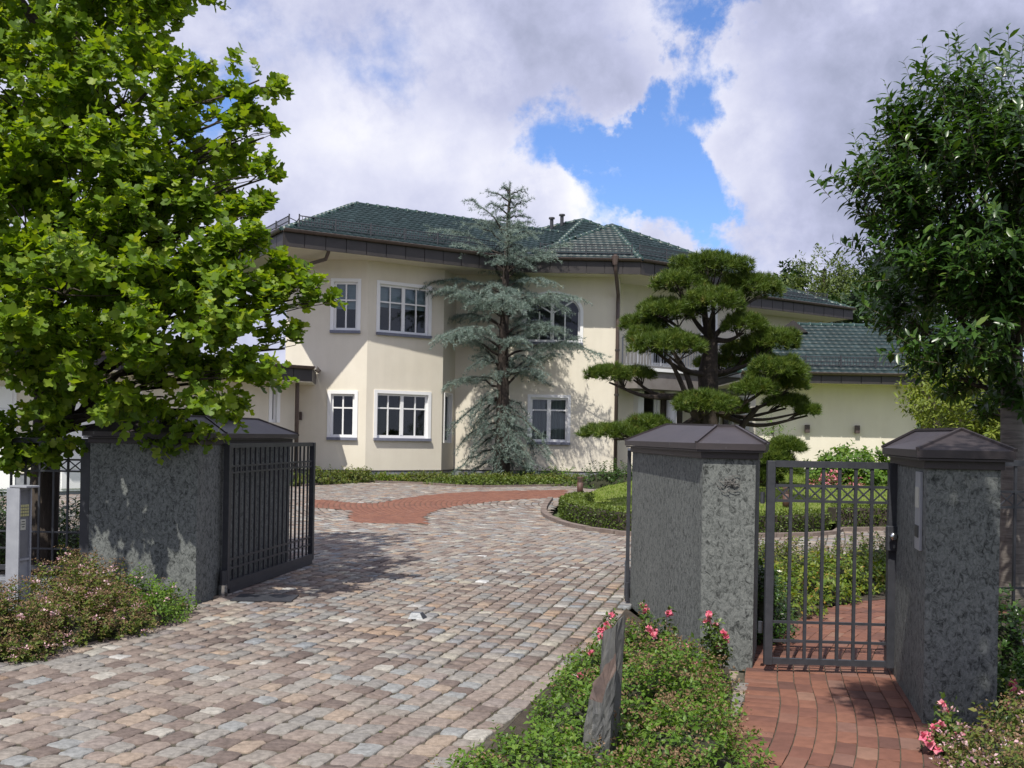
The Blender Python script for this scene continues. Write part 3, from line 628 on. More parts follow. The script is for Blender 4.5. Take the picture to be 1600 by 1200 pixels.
wa, wb, wc, wd, we, wf, wg = (-6.9, 31.0), (-4.43, 31.0), (-2.23, 32.5), (-1.9, 33.5), (3.45, 33.5), (3.6, 34.7), (8.35, 37.9)
half = [(.5, .045)]; quad = [(.235, .04), (.5, .11), (.765, .04)]
wall_with(wa, wb, -.1, 6.84, [wwin(wa, wb, 521, 558, 440, 516, half, .63, blind=.52), wwin(wa, wb, 516, 553, 615, 683, half, .68)])
wall_with(wb, wc, -.1, 6.84, [wwin(wb, wc, 592, 669, 443, 519, quad, .64, blind=.45), wwin(wb, wc, 588, 668, 614, 684, quad, .67)])
wall_with(wc, wd, -.1, 6.84, [wwin(wc, wd, 693.5, 704, 616, 692, [], None, blind=1.0, sill=False, wide=.05)])
wall_with(wd, we, -.1, 6.84, [wwin(wd, we, 819, 906, 459, 534, [(.27, .04), (.5, .12), (.73, .04)], None, arch=True), wwin(wd, we, 828, 886, 621, 690, [(.5, .13)], .72, curtain=True)])
wall(we, wf, -.1, 6.84, plinth=0)
wall_with(wf, wg, -.1, 6.84, [wwin(wf, wg, 1020, 1048, 480, 570, half, None, sill=False), wwin(wf, wg, 1002, 1026, 607, 665, [], None, sill=False), wwin(wf, wg, 1092, 1120, 612, 668, half, .7, sill=False), wwin(wf, wg, 1132, 1142, 640, 692, [], .68, sill=False)], plinth=.3)
ws0, ws1 = (7.0, 40.3), (13.5, 44.7); wall(ws0, ws1, -.1, 6.84, plinth=0); wall(ws1, (12.5, 47.5), -.1, 6.84, plinth=0)
# low wings: garage wing on the left, long windowless wing on the right
wall((-6.37, 29.9), (-6.6, 31.05), -.1, 3.02); 
wall_with((-11.6, 24.9), (-6.37, 29.9), -.1, 3.02, [wwin((-11.6, 24.9), (-6.37, 29.9), 424, 432, 603, 660, [], None, sill=False)])
wall((-17.5, 24.2), (-11.6, 24.9), -.1, 3.02)
wl0, wl1 = (7.6, 32.0), (12.64, 32.0); wall(wl0, wl1, 0, 3.40, plinth=.70); wall(wl1, (14.2, 36.0), 0, 3.40, plinth=.70)
# garage doors, panel by panel
for (a, b_) in (((-11.15, 25.33), (-9.75, 26.67)), ((-17.0, 24.26), (-14.4, 24.57)), ((-13.9, 24.63), (-12.1, 24.84))):
    a, b_ = np.array(a), np.array(b_); d = unit(b_ - a); n = np.array([d[1], -d[0]]); L2 = np.linalg.norm(b_ - a) / 2; mid = (a + b_) / 2 + n * .03
    gd = MB(); gd.obox((*mid, 1.3), (*(d * (L2 + .08)), 0), (*(n * .03), 0), (0, 0, 1.27)); g_ = gd.build('garage_door', M['white'], villa)
    for k in range(5): q = MB(); q.obox((*(mid + n * .045), .32 + k * .49), (*(d * L2), 0), (*(n * .018), 0), (0, 0, .225)); q.build('panel', M['white'], g_)

def fascia(a, b, z0, z1, step=.62, rooft=None):
    a, b = np.array(a, float), np.array(b, float); Lw = np.linalg.norm(b - a); d = (b - a) / Lw; n = np.array([d[1], -d[0]]); k = max(1, int(round(Lw / step))); s = Lw / k
    for i in range(k):
        m = MB(); c = a + d * (i + .5) * s - n * .03; m.obox((*c, (z0 + z1) / 2), (*(d * (s / 2 - .012)), 0), (*(n * (.02 + .002 * (i % 2))), 0), (0, 0, (z1 - z0) / 2)); m.build('fascia_panel', M['zinc'], villa)
    m = MB(); m.obox((*((a + b) / 2 - n * .045), (z0 + z1) / 2), (*(d * Lw / 2), 0), (*(n * .012), 0), (0, 0, (z1 - z0) / 2 - .01)); m.build('fascia_back', M['zinc'], villa)
    g = MB(); K = 6; vs = []                                     # half-round gutter
    for q in (a, b):
        for t in range(K + 1):
            an = pi + pi * t / K; o = q + n * (.055 + .075 * cos(an)); vs.append((*o, z1 + .05 + .08 * sin(an)))
    g.add(vs, [(t, t + 1, K + 2 + t, K + 1 + t) for t in range(K)]); lip = n * .13
    g.bar((*(a + lip), z1 + .052), (*(b + lip), z1 + .052), .018); g.build('gutter', M['pipe'], villa, smooth=False)
TW, TL = .215, .335
def tile_tpl():
    v = []; xs = (-.5, -.28, 0, .28, .5); hz = (.0, .010, -.004, .010, .018)
    for y, dz in ((0, .03), (1.12, 0)):
        v += [(x * TW, (y - .5) * TL, dz + h * .9) for x, h in zip(xs, hz)]
    v += [(x * TW, -.5 * TL, -.002) for x in xs]
    return v, [(i, i + 1, i + 6, i + 5) for i in range(4)] + [(10 + i, 11 + i, i + 1, i) for i in range(4)]
tile_sets = []
def roof_face(par, pts, tiles=True):
    """pts[0]->pts[1] is the eave, seen from outside left to right"""
    pts = [np.array(p, float) for p in pts]; m = MB(); m.add([p - np.array((0, 0, .035)) for p in pts], [tuple(range(len(pts)))]); m.build('roof_deck', M['zinc'], par)
    u = unit(pts[1] - pts[0]); nn = unit(np.cross(pts[1] - pts[0], pts[2] - pts[0])); nn = nn if nn[2] > 0 else -nn; v = np.cross(nn, u); v = v if v[2] > 0 else -v
    Q = np.array([((p - pts[0]) @ u, (p - pts[0]) @ v) for p in pts]); nu = np.arange(Q[:, 0].min(), Q[:, 0].max(), TW); nv = np.arange(.0, Q[:, 1].max(), TL)
    U, Vv = np.meshgrid(nu, nv); U = U + TW / 2; Vv = Vv + TL / 2 - .04; q = np.stack([U.ravel(), Vv.ravel()], 1); q = q[inpoly(q, Q)]
    Ts = pts[0] + q[:, :1] * u + q[:, 1:] * v + rng.normal(0, .002, (len(q), 1)) * nn; n_ = len(Ts)
    if n_: tile_sets.append((par, np.tile(np.stack([u, v, nn], 1), (n_, 1, 1)), Ts))
def ridge(par, a, b, r=.12, L=.36):
    a, b = np.array(a, float), np.array(b, float); n = max(1, int(np.linalg.norm(b - a) / L)); d = (b - a) / n; u = unit(d); s = unit(np.cross(u, (0, 0, 1))); up = np.cross(s, u)
    tm = MB(); K = 6
    for (t, rr) in ((0, r * 1.18), (.16, r * 1.18), (.17, r), (1.05, r * .92)):
        for k in range(K + 1):
            an = pi * k / K; tm.v.append(tuple(u * t * np.linalg.norm(d) + s * rr * cos(an) + up * (rr * .8 * sin(an) - .02)))
    for j in range(3): tm.f += [(j * (K + 1) + k, j * (K + 1) + k + 1, (j + 1) * (K + 1) + k + 1, (j + 1) * (K + 1) + k) for k in range(K)]
    tm.f.append(tuple(range(K, -1, -1)))
    mes = []
    for q in range(3): mes.append(np_mesh('ridge_tile', np.array(tm.v), [np.array([f]) for f in tm.f], M['ridge'], np.full(len(tm.f), q / 3 + .15)))
    base = wloc(par)
    for i in range(n):
        o = bpy.data.objects.new('ridge_tile', mes[i % 3]); C.objects.link(o); o.parent = par; o.location = tuple(a + d * i - base)
def snowguard(par, a, b, nrm_up, off=.45, h=.29):
    """lattice fence along an eave; nrm_up = direction up the slope"""
    a, b, up = np.array(a, float), np.array(b, float), np.array(nrm_up, float); a = a + up * off + (0, 0, .06); b = b + up * off + (0, 0, .06); L_ = np.linalg.norm(b - a); d = (b - a) / L_; m = MB(); Z = np.array((0, 0, 1.))
    for z in (.03, h * .5, h): m.bar(a + Z * z, b + Z * z, .024)
    k = int(L_ / .09)
    for i in range(k + 1): p = a + d * L_ * i / k; m.bar(p + Z * .03, p + Z * h, .015)
    k = int(L_ / 1.05)
    for i in range(k + 1): p = a + d * L_ * i / k; m.bar(p - Z * .03, p + Z * (h + .05), .035); m.bar(p + Z * h * .8, p + up * .28 + Z * .02, .02)
    m.build('snow_guard', M['iron'], par)
def roofgrp(loc): 
    o = empty('roof', loc); o.parent = villa; o.location = tuple(np.array(loc, float) - np.array(V0)); return o
E1 = np.array((-6.49, 28.6, ZG)); dE = np.array((.857, .515, 0)); nE = np.array((-.515, .857, 0)); E0 = E1 + nE * 9; J = np.array((-.04, 32.5, ZG)); P1 = np.array((-5.47, 35, 9.43)); P2 = np.array((2.2, 39.6, 9.43))
Kc, Rc, Ap, Re = np.array((.1, 32.5, ZG)), np.array((4.0, 32.5, ZG)), np.array((3.47, 37.0, 9.27)), np.array((8.85, 36.0, ZG))
r1 = roofgrp((-4, 33, 7.25))
roof_face(r1, [E1, J, P2, P1]); roof_face(r1, [E0, E1, P1, P1 + nE * 6]); 
slopeF1 = unit(P1 - (E1 + dE * ((P1 - E1) @ dE))); ridge(r1, E1, P1); ridge(r1, P1, P2)
snowguard(r1, E1 + dE * .6, J - dE * .3, slopeF1); sl0 = unit(P1 - (E1 + nE * ((P1 - E1) @ nE))); snowguard(r1, E1 + nE * .7, E0, sl0)
r2 = roofgrp((3, 35, 7.25))
bk = np.array((-1.2, 6, 0)); roof_face(r2, [Kc, Rc, Ap]); roof_face(r2, [Kc + bk, Kc, Ap, Ap + bk]); roof_face(r2, [Rc, Re, Ap]); ridge(r2, Kc, Ap); ridge(r2, Rc, Ap); ridge(r2, Re, Ap)
slC = unit(Ap - np.array((Ap[0], 32.5, ZG))); snowguard(r2, Kc + (.7, 0, 0), Rc - (.25, 0, 0), slC)
dR = unit(Re - Rc); slR = unit(Ap - (Rc + dR * ((Ap - Rc) @ dR))); snowguard(r2, Rc + dR * .3, Re - dR * .9, slR)
Pk = np.array((2.69, 41, 10.3)); Lc = np.array((-2.8, 43, 9.35)); Fc = np.array((1.6, 37.4, 8.7)); r3 = roofgrp((2.7, 41, 9)); 
roof_face(r3, [Lc, Fc, Pk]); roof_face(r3, [Fc, (6.2, 39.6, 8.7), Pk]); ridge(r3, Fc, Pk); ridge(r3, Lc, Pk); ridge(r3, (6.2, 39.6, 8.7), Pk)
S0, S1, S2 = np.array((8.2, 39.35, ZG)), np.array((14.4, 43.5, ZG)), np.array((10.2, 43.6, 8.45)); r4 = roofgrp((10, 42, 7.25)); roof_face(r4, [S0, S1, S2, S2 + (-2.5, -1.6, .0)]); ridge(r4, S1, S2)
snowguard(r4, S0, S1 - unit(S1 - S0) * 1.2, unit(S2 - (S0 + unit(S1 - S0) * ((S2 - S0) @ unit(S1 - S0)))))
T0, T1, T2, T3 = np.array((6.9, 31, 3.66)), np.array((15.4, 31, 3.66)), np.array((15.4, 35.2, 5.60)), np.array((9.75, 35.2, 5.60)); r5 = roofgrp((11, 33, 3.7))
roof_face(r5, [T0, T1, T2, T3]); roof_face(r5, [(6.9, 39, 3.66), T0, T3]); ridge(r5, T3, T2); ridge(r5, T0, T3); snowguard(r5, T0 + (1.0, 0, 0), T1, unit(T3 - np.array((9.75, 31, 3.66))))
# eave bands, gutters, soffits
for a, b, z0, z1 in ((E0, E1, ZF, ZG - .03), (E1, J, ZF, ZG - .03), (J, Rc, ZF, ZG - .03), (Rc, Re, ZF, ZG - .03), (S0, S1, ZF, ZG - .03), (S1, S1 + (-1.0, 3.0, 0), ZF, ZG - .03), (T0, T1, 3.36, 3.63)): fascia(a[:2], b[:2], z0, z1)
for a, b in (((-5.73, 29.26), (-5.95, 30.98)), ((-11.5, 23.75), (-5.73, 29.26)), ((-17.8, 23.1), (-11.5, 23.75))): fascia(a, b, 3.05, 3.42)
m = MB(); m.prism([(-17.8, 23.1), (-11.5, 23.77), (-5.76, 29.28), (-5.98, 30.96), (-12, 33), (-17.8, 31)], 3.02, 3.06); m.prism([(-17.8, 23.14), (-11.5, 23.81), (-5.8, 29.3), (-6.0, 30.94), (-12, 33), (-17.8, 31)], 3.36, 3.44, 1); m.build('canopy_deck', [M['stucco'], M['zinc']], villa)
m = MB(); m.prism([tuple(p[:2]) for p in (E0 + (.05, .0, 0), E1 + (.02, .06, 0), J + (0, .05, 0), Rc + (-.02, .05, 0), Re + (-.05, .03, 0))] + [(9, 42), (-6, 42)], 6.83, 6.87); m.prism([(8.2, 39.45), (14.35, 43.56), (13.4, 46.3), (7, 46)], 6.83, 6.87); m.prism([(6.95, 31.05), (15.3, 31.05), (15.3, 36), (6.95, 36)], 3.39, 3.43); m.build('soffit', M['stucco'], villa)
# small dark gable behind the low wing's ridge
m = MB(); a = P(1205, 523, 34.2); b = P(1240, 500, 34.2); c = P(1262, 519, 34.2); m.add([a, c, b, a + (1.2, 3, -.3), c + (1.2, 3, -.3), b + (1.2, 3, 0)], [(0, 1, 2), (0, 2, 5, 3), (2, 1, 4, 5)]); m.build('gable', M['zinc'], villa)
# flue pipes
for px, py in ((862, 350), (878, 345)):
    q = P(px, py, 41); m = MB(); m.tube([q - (0, 0, .6), q + (0, 0, .18)], .075, 10); m.tube([q + (0, 0, .20), q + (0, 0, .26)], [.13, .12], 10); f = m.build('flue_pipe', M['iron'], villa)
# rain pipes
def pipe(pts, r=.05, brackets=True):
    m = MB(); m.tube(pts, r, 10); o = m.build('rain_pipe', M['pipe'], villa, smooth=True)
    if brackets:
        a, b = np.array(pts[-2], float), np.array(pts[-1], float); k = int(abs(a[2] - b[2]) / 1.6)
        for i in range(1, k + 1): q = a + (b - a) * i / (k + 1); m = MB(); m.tube([q - (0, 0, .03), q + (0, 0, .03)], r * 1.3, 10); m.build('pipe_bracket', M['zinc'], o)
g1 = P(961, 404, 32.52); pipe([g1 + (0, -.1, .1), g1 + (0, -.1, -.15), g1 + (0.03, -.06, -.45), (3.38, 33.38, 6.25), (3.38, 33.38, 5.9), (3.38, 33.38, 0.1)], .062)
m = MB(); m.tube([g1 + (0, -.1, .06), g1 + (0, -.1, -.22)], [.13, .08], 10); m.build('hopper', M['pipe'], villa)
g2 = P(514, 372, 29.45); pipe([g2 + (0, -.06, .05), g2 + (0, -.06, -.42), P(509, 405, 29.7), P(478, 414, 30.7), P(470, 420, 30.9), P(470, 450, 30.93)], .055, False)
pipe([(-6.24, 29.66, 3.1), (-6.24, 29.66, 3.0), (-6.24, 29.66, .02)], .06); pipe([(12.78, 31.9, 3.4), (12.78, 31.9, 3.2), (12.78, 31.9, .3)], .06)
# balcony
bal = empty('balcony', (6, 35, 3.9)); bal.parent = villa; bal.location = (6, 1.5, 3.9)
bpts = [(3.62, 34.0), (4.1, 33.75), (8.9, 37.3), (8.6, 38.6), (3.7, 34.9)]
m = MB(); m.prism(bpts, 3.84, 3.95); m.build('slab', M['white'], bal); m = MB(); m.prism([(3.66, 34.1), (4.12, 33.85), (8.8, 37.35), (8.5, 38.5), (3.72, 34.9)], 3.25, 3.83); m.build('canopy', M['soffit'], bal)
for a, b in (((3.62, 34.0), (4.1, 33.78)), ((4.1, 33.78), (8.88, 37.32))):
    a, b = np.array(a), np.array(b); L_ = np.linalg.norm(b - a); m = MB(); m.bar((*a, 4.95), (*b, 4.95), .05); m.build('handrail', M['galv'], bal); m = MB(); m.bar((*a, 4.03), (*b, 4.03), .03); m.build('bottom_rail', M['galv'], bal)
    k = max(2, int(L_ / .13))
    for i in range(k + 1): p = a + (b - a) * i / k; m = MB(); m.bar((*p, 4.03), (*p, 4.95), .02 if i % 8 else .05); m.build('baluster', M['galv'], bal)
# entrance column, door leaves and pier
m = MB(); c = np.array((5.55, 35.75)); m.tube([(*c, -.05), (*c, .15)], .3, 20); m.tube([(*c, .15), (*c, 3.1)], [.2, .185], 24); m.tube([(*c, 3.1), (*c, 3.26)], [.2, .27], 20); m.build('column', M['white'], villa, smooth=True)
for px in (1035, 1060, 1132):
    u_, _ = hit(wf, wg, px, 650); d = unit(np.array(wg) - np.array(wf)); n = np.array([d[1], -d[0]]); p = np.array(wf) + d * u_ + n * .05; m = MB(); m.obox((*p, 1.65), (*(d * .11), 0), (*(n * .04), 0), (0, 0, 1.5)); m.build('timber_pier', M['wood'], villa)
u_, _ = hit(wf, wg, 994, 650); p = np.array(wf) + d * u_ + n * .12; m = MB(); m.obox((*p, 1.6), (*(d * .13), 0), (*(n * .12), 0), (0, 0, 1.6)); m.build('door_jamb', M['white'], villa)
u_, _ = hit(wf, wg, 1158, 650); p = np.array(wf) + d * u_ + n * .1; m = MB(); m.obox((*p, 1.6), (*(d * .22), 0), (*(n * .10), 0), (0, 0, 1.6)); m.build('door_jamb', M['white'], villa)
u_, _ = hit(wf, wg, 1103, 480); p = np.array(wf) + d * u_ + n * .1; m = MB(); m.obox((*p, 5.2), (*(d * .4), 0), (*(n * .10), 0), (0, 0, 1.3)); m.build('shutter', M['white'], villa)
# tiles: nearest 290 are parts, the rest one field per roof
tv, tf = tile_tpl(); allT = np.concatenate([t[2] for t in tile_sets]); x, y = proj(allT); dd = allT[:, 1].copy(); dd[x < 430] = 1e9; cut = np.sort(dd)[280]
for par, Ms_, Ts_ in tile_sets:
    base = wloc(par); near = (Ts_[:, 1] < cut) & (proj(Ts_)[0] > 430); rr = np.clip(rng.normal(.45, .25, len(Ts_)), 0, .999)
    if near.any():
        tms = [scatter_mesh('roof_tile', tv, tf, np.eye(3)[None], np.zeros((1, 3)), np.array([(i + .5) / 8]), M['tile']) for i in range(8)]
        for i in np.nonzero(near)[0]:
            o = bpy.data.objects.new('roof_tile', tms[int(rr[i] * 8)]); C.objects.link(o); o.parent = par; m4 = np.eye(4); m4[:3, :3] = Ms_[i]; m4[:3, 3] = Ts_[i] - base; o.matrix_local = Matrix(m4.tolist())
    if (~near).any():
        o = bpy.data.objects.new('tile_field', scatter_mesh('tile_field', tv, tf, Ms_[~near], Ts_[~near] - base, rr[~near], M['tile'])); C.objects.link(o); o.parent = par; o['kind'] = 'stuff'
# wall lamps
def wall_lamp(c, n, label):
    c = np.array(c, float); n = np.array((*n, 0.)); s = np.array((-n[1], n[0], 0)); root = empty('wall_lamp', c, label, 'wall lamp', 'box lamps on the house walls')
    m = MB(); m.obox(c + n * .02, s * .05, n * .02, (0, 0, .09)); m.build('wall_plate', M['lamp'], root); m = MB(); m.obox(c + n * .09, s * .07, n * .05, (0, 0, .125)); m.build('shade', M['lamp'], root, bevel=.006)
    m = MB(); m.obox(c + n * .09 - (0, 0, .128), s * .05, n * .03, (0, 0, .004)); m.build('lens', M['white'], root)
def onwall(p0, p1, px, py):
    u, z = hit(p0, p1, px, py); p0 = np.array(p0, float); d = unit(np.array(p1, float) - p0); return (*(p0 + d * u), z), (d[1], -d[0])
wall_lamp(*onwall(wl0, wl1, 1260, 670), 'dark box lamp on the long low wing, nearer the dwarf pine'); wall_lamp(*onwall(wl0, wl1, 1338, 671), 'dark box lamp on the long low wing, nearer the right gate pillar'); wall_lamp(*onwall(wa, wb, 469, 650), 'dark box lamp left of the tall ground floor bay windows')
c, n_ = onwall(wl0, wl1, 1402, 606); root = empty('floodlight', c, 'tiny pale sensor light under the eave of the low wing', 'floodlight'); m = MB(); m.obox(np.array(c) + (0, -.1, 0), (.06, 0, 0), (0, .06, 0), (0, 0, .035)); m.build('head', M['galv'], root, bevel=.01); m = MB(); m.bar(np.array(c), np.array(c) + (0, -.08, .0), .03); m.build('arm', M['galv'], root)

# ------------------------------------------------------------ gate pillars
def offset_poly(poly, o):
    n = len(poly); P_ = [np.array(p, float) for p in poly]; ar = sum(P_[i][0] * P_[(i + 1) % n][1] - P_[(i + 1) % n][0] * P_[i][1] for i in range(n)); sg = 1 if ar > 0 else -1; out = []
    for i in range(n):
        a, b, c = P_[i - 1], P_[i], P_[(i + 1) % n]; d1, d2 = unit(b - a), unit(c - b); n1, n2 = np.array([d1[1], -d1[0]]) * sg, np.array([d2[1], -d2[0]]) * sg
        k = unit(n1 + n2); out.append(b + k * o / max(.4, k @ n1))
    return [tuple(p) for p in out]
def pillar(name, label, poly, ridge_pts, assign, zt=1.50, zr=1.73):
    c = np.mean(np.array(poly), axis=0); root = empty(name, (*c, 0), label, 'gate pillar')
    P_ = [np.array(p, float) for p in poly]; n = len(P_)
    core = MB(); core.prism(offset_poly(poly, -.03), -.05, zt); core.build('core', M['plinth'], root)
    for i in range(n):                                         # stone cladding slabs, one per side
        a, b = P_[i], P_[(i + 1) % n]; L_ = np.linalg.norm(b - a); d = (b - a) / L_; nn = np.array([d[1], -d[0]]); k = 1 if L_ < 1.4 else 2
        for j in range(k):
            q0, q1 = a + d * (L_ * j / k + .0015), a + d * (L_ * (j + 1) / k - .0015); m = MB(); cc = (q0 + q1) / 2 - nn * .016
            m.obox((*cc, zt / 2 - .01), (*((q1 - q0) / 2), 0), (*(nn * .015), 0), (0, 0, zt / 2 + .02)); m.build('stone_slab', M['granite'], root, bevel=.003)
    m = MB(); m.prism(offset_poly(poly, .018), zt - .035, zt + .012); m.build('collar', M['cap'], root, bevel=.003)
    ev = offset_poly(poly, .065); E_ = [np.array((*e, zt + .028)) for e in ev]; Rg = [np.array((*r, zr)) if len(r) == 2 else np.array(r) for r in ridge_pts]
    cap = MB(); cap.prism(offset_poly(poly, .055), zt + .012, zt + .024); m = cap
    Et = [e + np.array((0, 0, .045)) for e in E_]
    for i in range(n):
        j = (i + 1) % n; m.add([E_[i], E_[j], Et[j], Et[i]], [(0, 1, 2, 3)]); r0, r1_ = Rg[assign[i]], Rg[assign[j]]
        if assign[i] == assign[j]: m.add([Et[i], Et[j], r0], [(0, 1, 2)])
        else: m.add([Et[i], Et[j], r1_, r0], [(0, 1, 2, 3)])
    cp = cap.build('cap', M['cap'], root)
    s = MB()
    for i in range(n): s.bar(Et[i] + (0, 0, .006), Rg[assign[i]] + (0, 0, .006), .018, .016)
    for i in range(len(Rg) - 1): s.bar(Rg[i] + (0, 0, .006), Rg[i + 1] + (0, 0, .006), .02, .016)
    s.build('cap_seam', M['cap'], cp)
    return root
left_p = pillar('gate_pillar', 'broad dark granite gate pillar under the maple-leaved tree, left of the driveway', [(-3.92, 9.52), (-2.9, 9.47), (-2.84, 9.97), (-2.6, 12.05), (-3.35, 12.15), (-3.7, 10.6), (-4.15, 10.45)],
                [(-3.86, 9.98), (-3.2, 10.0), (-3.12, 10.4), (-2.92, 11.75)], [0, 1, 2, 3, 3, 2, 0], zr=1.735)
mid_p = pillar('gate_pillar', 'bent granite pillar with curled wire ornament between driveway and small gate', [(1.365, 7.3), (1.72, 7.2), (1.93, 7.95), (1.75, 10.0), (1.17, 9.92)],
               [(1.54, 7.72, 1.70), (1.67, 7.66, 1.70), (1.45, 9.6, 1.73)], [0, 1, 1, 2, 2], zr=1.735)
right_p = pillar('gate_pillar', 'dark shaded granite pillar with letter slot plate right of the small gate', [(2.375, 5.85), (2.765, 5.78), (3.15, 7.1), (2.70, 7.25)],
                 [(2.72, 6.2), (2.745, 6.95)], [0, 0, 1, 1], zt=1.49, zr=1.685)
# wire ornament on the middle pillar
orn = empty('wire_ornament', (1.62, 7.2, 1.3), 'small tangle of curled silvery wire fixed to the middle pillar', 'ornament'); 
for k in range(17):
    a = rng.uniform(0, 2 * pi); r = rng.uniform(.012, .05); c = np.array((1.545 + rng.normal(0, .028), 0, 1.285 + rng.normal(0, .026))); pts = []; turn = rng.uniform(2.2, 5) * rng.choice([-1, 1]); el = rng.uniform(.5, 1)
    for t in np.linspace(0, 1, 12):
        an = a + t * turn; rr = r * (1 - .45 * t); x = c[0] + rr * cos(an); pts.append((x, 7.25 - (x - 1.545) * .28 - .012 - .012 * t * (k % 3), c[2] + rr * el * sin(an)))
    m = MB(); m.tube(pts, .0022, 5); m.build('wire', M['wire'], orn, smooth=True)
# plate on the right pillar's gate side
a, b = np.array((2.375, 5.85)), np.array((2.70, 7.25)); d = unit(b - a); n = np.array([-d[1], d[0]]); c = a + d * .22 + n * .008
pl = empty('wall_plate', (*c, 1.2), 'tall narrow metal plate with label on the side of the right pillar', 'plate'); m = MB(); m.obox((*c, 1.20), (*(d * .09), 0), (*(n * .008), 0), (0, 0, .23)); m.build('plate', M['galv'], pl, bevel=.002)
m = MB(); m.obox((*(c + n * .010), 1.28), (*(d * .06), 0), (*(n * .003), 0), (0, 0, .06)); m.build('name_label', M['label'], pl); m = MB(); m.obox((*(c + n * .010), 1.08), (*(d * .06), 0), (*(n * .003), 0), (0, 0, .035)); m.build('slot', M['iron'], pl)

# ------------------------------------------------------------ gates and fences
RAILS = [(1.44, .045), (1.29, .018), (1.185, .018), (.345, .018), (.215, .018), (.075, .04)]
def rail_panel(root, a, b, nb, zs, postw=.055, barw=.020, cross=True, parts=True, top=1.46, bot=.05, off=0):
    a, b = np.array(a, float), np.array(b, float); d = unit(b - a); L_ = np.linalg.norm(b - a)
    for q in (a, b): m = MB(); m.obox((*q, (top + bot) / 2), (*(d * postw / 2), 0), (-d[1] * postw / 2, d[0] * postw / 2, 0), (0, 0, (top - bot) / 2)); m.build('upright', M['iron'], root, bevel=.003)
    a2, b2 = a + d * postw / 2, b - d * postw / 2
    for z, t in zs: m = MB(); m.bar((*a2, z), (*b2, z), t * .8, t); m.build('rail', M['iron'], root)
    zt = zs[0][0] - zs[0][1] / 2; zb = zs[-1][0] + zs[-1][1] / 2; xs = [i / (nb + 1) for i in range(nb + 2)]
    for t in xs[1:-1]: p = a2 + (b2 - a2) * t; m = MB(); m.bar((*p, zb), (*p, zt), barw, barw * 1.05, up=(d[0], d[1], 0)); m.build('bar', M['iron'], root)
    if cross:
        n = np.array([-d[1], d[0]])
        for i in range(nb + 1):
            p, q = a2 + (b2 - a2) * xs[i], a2 + (b2 - a2) * xs[i + 1]; z0, z1 = zs[2][0], zs[1][0]; m = MB(); m.bar((*(p + n * .002), z0), (*(q + n * .002), z1), .006, .011); m.bar((*(p - n * .004), z1), (*(q - n * .004), z0), .006, .011); m.build('cross', M['iron'], root)
sg = empty('garden_gate', (1.80, 7.08, 0), 'closed dark iron pedestrian gate between middle and right pillars', 'gate')
rail_panel(sg, (1.80, 7.10), (2.625, 7.05), 6, RAILS)
lk = MB(); lk.box((2.575, 6.985, .86), (2.70, 7.035, 1.03)); lb = lk.build('lock_box', M['iron'], sg, bevel=.006); m = MB(); m.tube([(2.60, 6.985, .965), (2.60, 6.955, .965)], .012, 12); m.tube([(2.60, 6.955, .965), (2.60, 6.935, .965), (2.60, 6.925, .965)], [.024, .028, .012], 14); m.build('knob', M['steel'], lb, smooth=True)
m = MB(); m.box((2.61, 6.978, .88), (2.625, 6.985, .905)); m.build('keyhole', M['steel'], lb)
for z in (.3, 1.2): m = MB(); m.tube([(1.752, 7.13, z - .04), (1.752, 7.13, z + .04)], .016, 8); m.build('hinge', M['iron'], sg)
dg = empty('driveway_gate', (-2.77, 10.05, 0), 'open dark iron driveway gate leaf folded back beside the left pillar', 'gate')
LR = [(1.455, .045), (1.25, .018), (1.185, .018), (.33, .02), (.24, .02), (.09, .07)]
rail_panel(dg, (-2.775, 10.02), (-2.42, 12.45), 17, LR, postw=.06, barw=.018, cross=False, top=1.475, bot=.05)
a, b = np.array((-2.775, 10.02)), np.array((-2.42, 12.45)); d = unit(b - a)
for i in range(18):                                             # little rings in the band
    p = a + (b - a) * (i + .5) / 18; m = MB(); m.tube([(*(p + d * .033 * cos(t)), 1.2175 + .033 * sin(t)) for t in np.linspace(0, 2 * pi, 13)], .006, 4, caps=False); m.build('ring', M['iron'], dg)
m = MB(); m.tube([(-2.785, 9.96, .10), (-2.785, 9.96, .24)], .035, 10); m.build('hinge', M['iron'], dg); m = MB(); m.tube([(-2.785, 9.96, .0), (-2.785, 9.96, .1)], .045, 10); m.build('hinge', M['steel'], dg)
m = MB(); m.box((-2.74, 10.16, .03), (-2.725, 10.22, .085)); m.build('plate', M['steel'], dg)
m = MB(); m.obox((*((a + b) / 2), .035), (*(d * 1.2), 0), (-d[1] * .03, d[0] * .03, 0), (0, 0, .03)); m.build('drive_arm', M['iron'], dg)
dg2 = empty('driveway_gate', (1.16, 9.95, 0), 'open dark iron gate leaf seen edge-on at the left edge of the middle pillar', 'gate')
rail_panel(dg2, (1.148, 9.98), (1.415, 12.35), 17, LR, postw=.036, barw=.018, cross=False, top=1.475, bot=.05)
m = MB(); m.tube([(1.14, 9.9, .03), (1.14, 9.9, .2)], .022, 10); m.build('hinge', M['iron'], dg2)
m = MB(); m.box((-2.62, 9.62, 0), (-2.05, 10.0, .012)); tag(m.build('cover_plate', M['iron'], None), 'flat dark metal cover plate let into the cobbles by the gate hinge', 'cover')
m = MB(); m.box((.70, 7.9, -.0), (.90, 8.12, .014)); tag(m.build('cover_plate', M['iron'], None), 'small square black metal plate in the cobbles near the pink roses', 'cover')
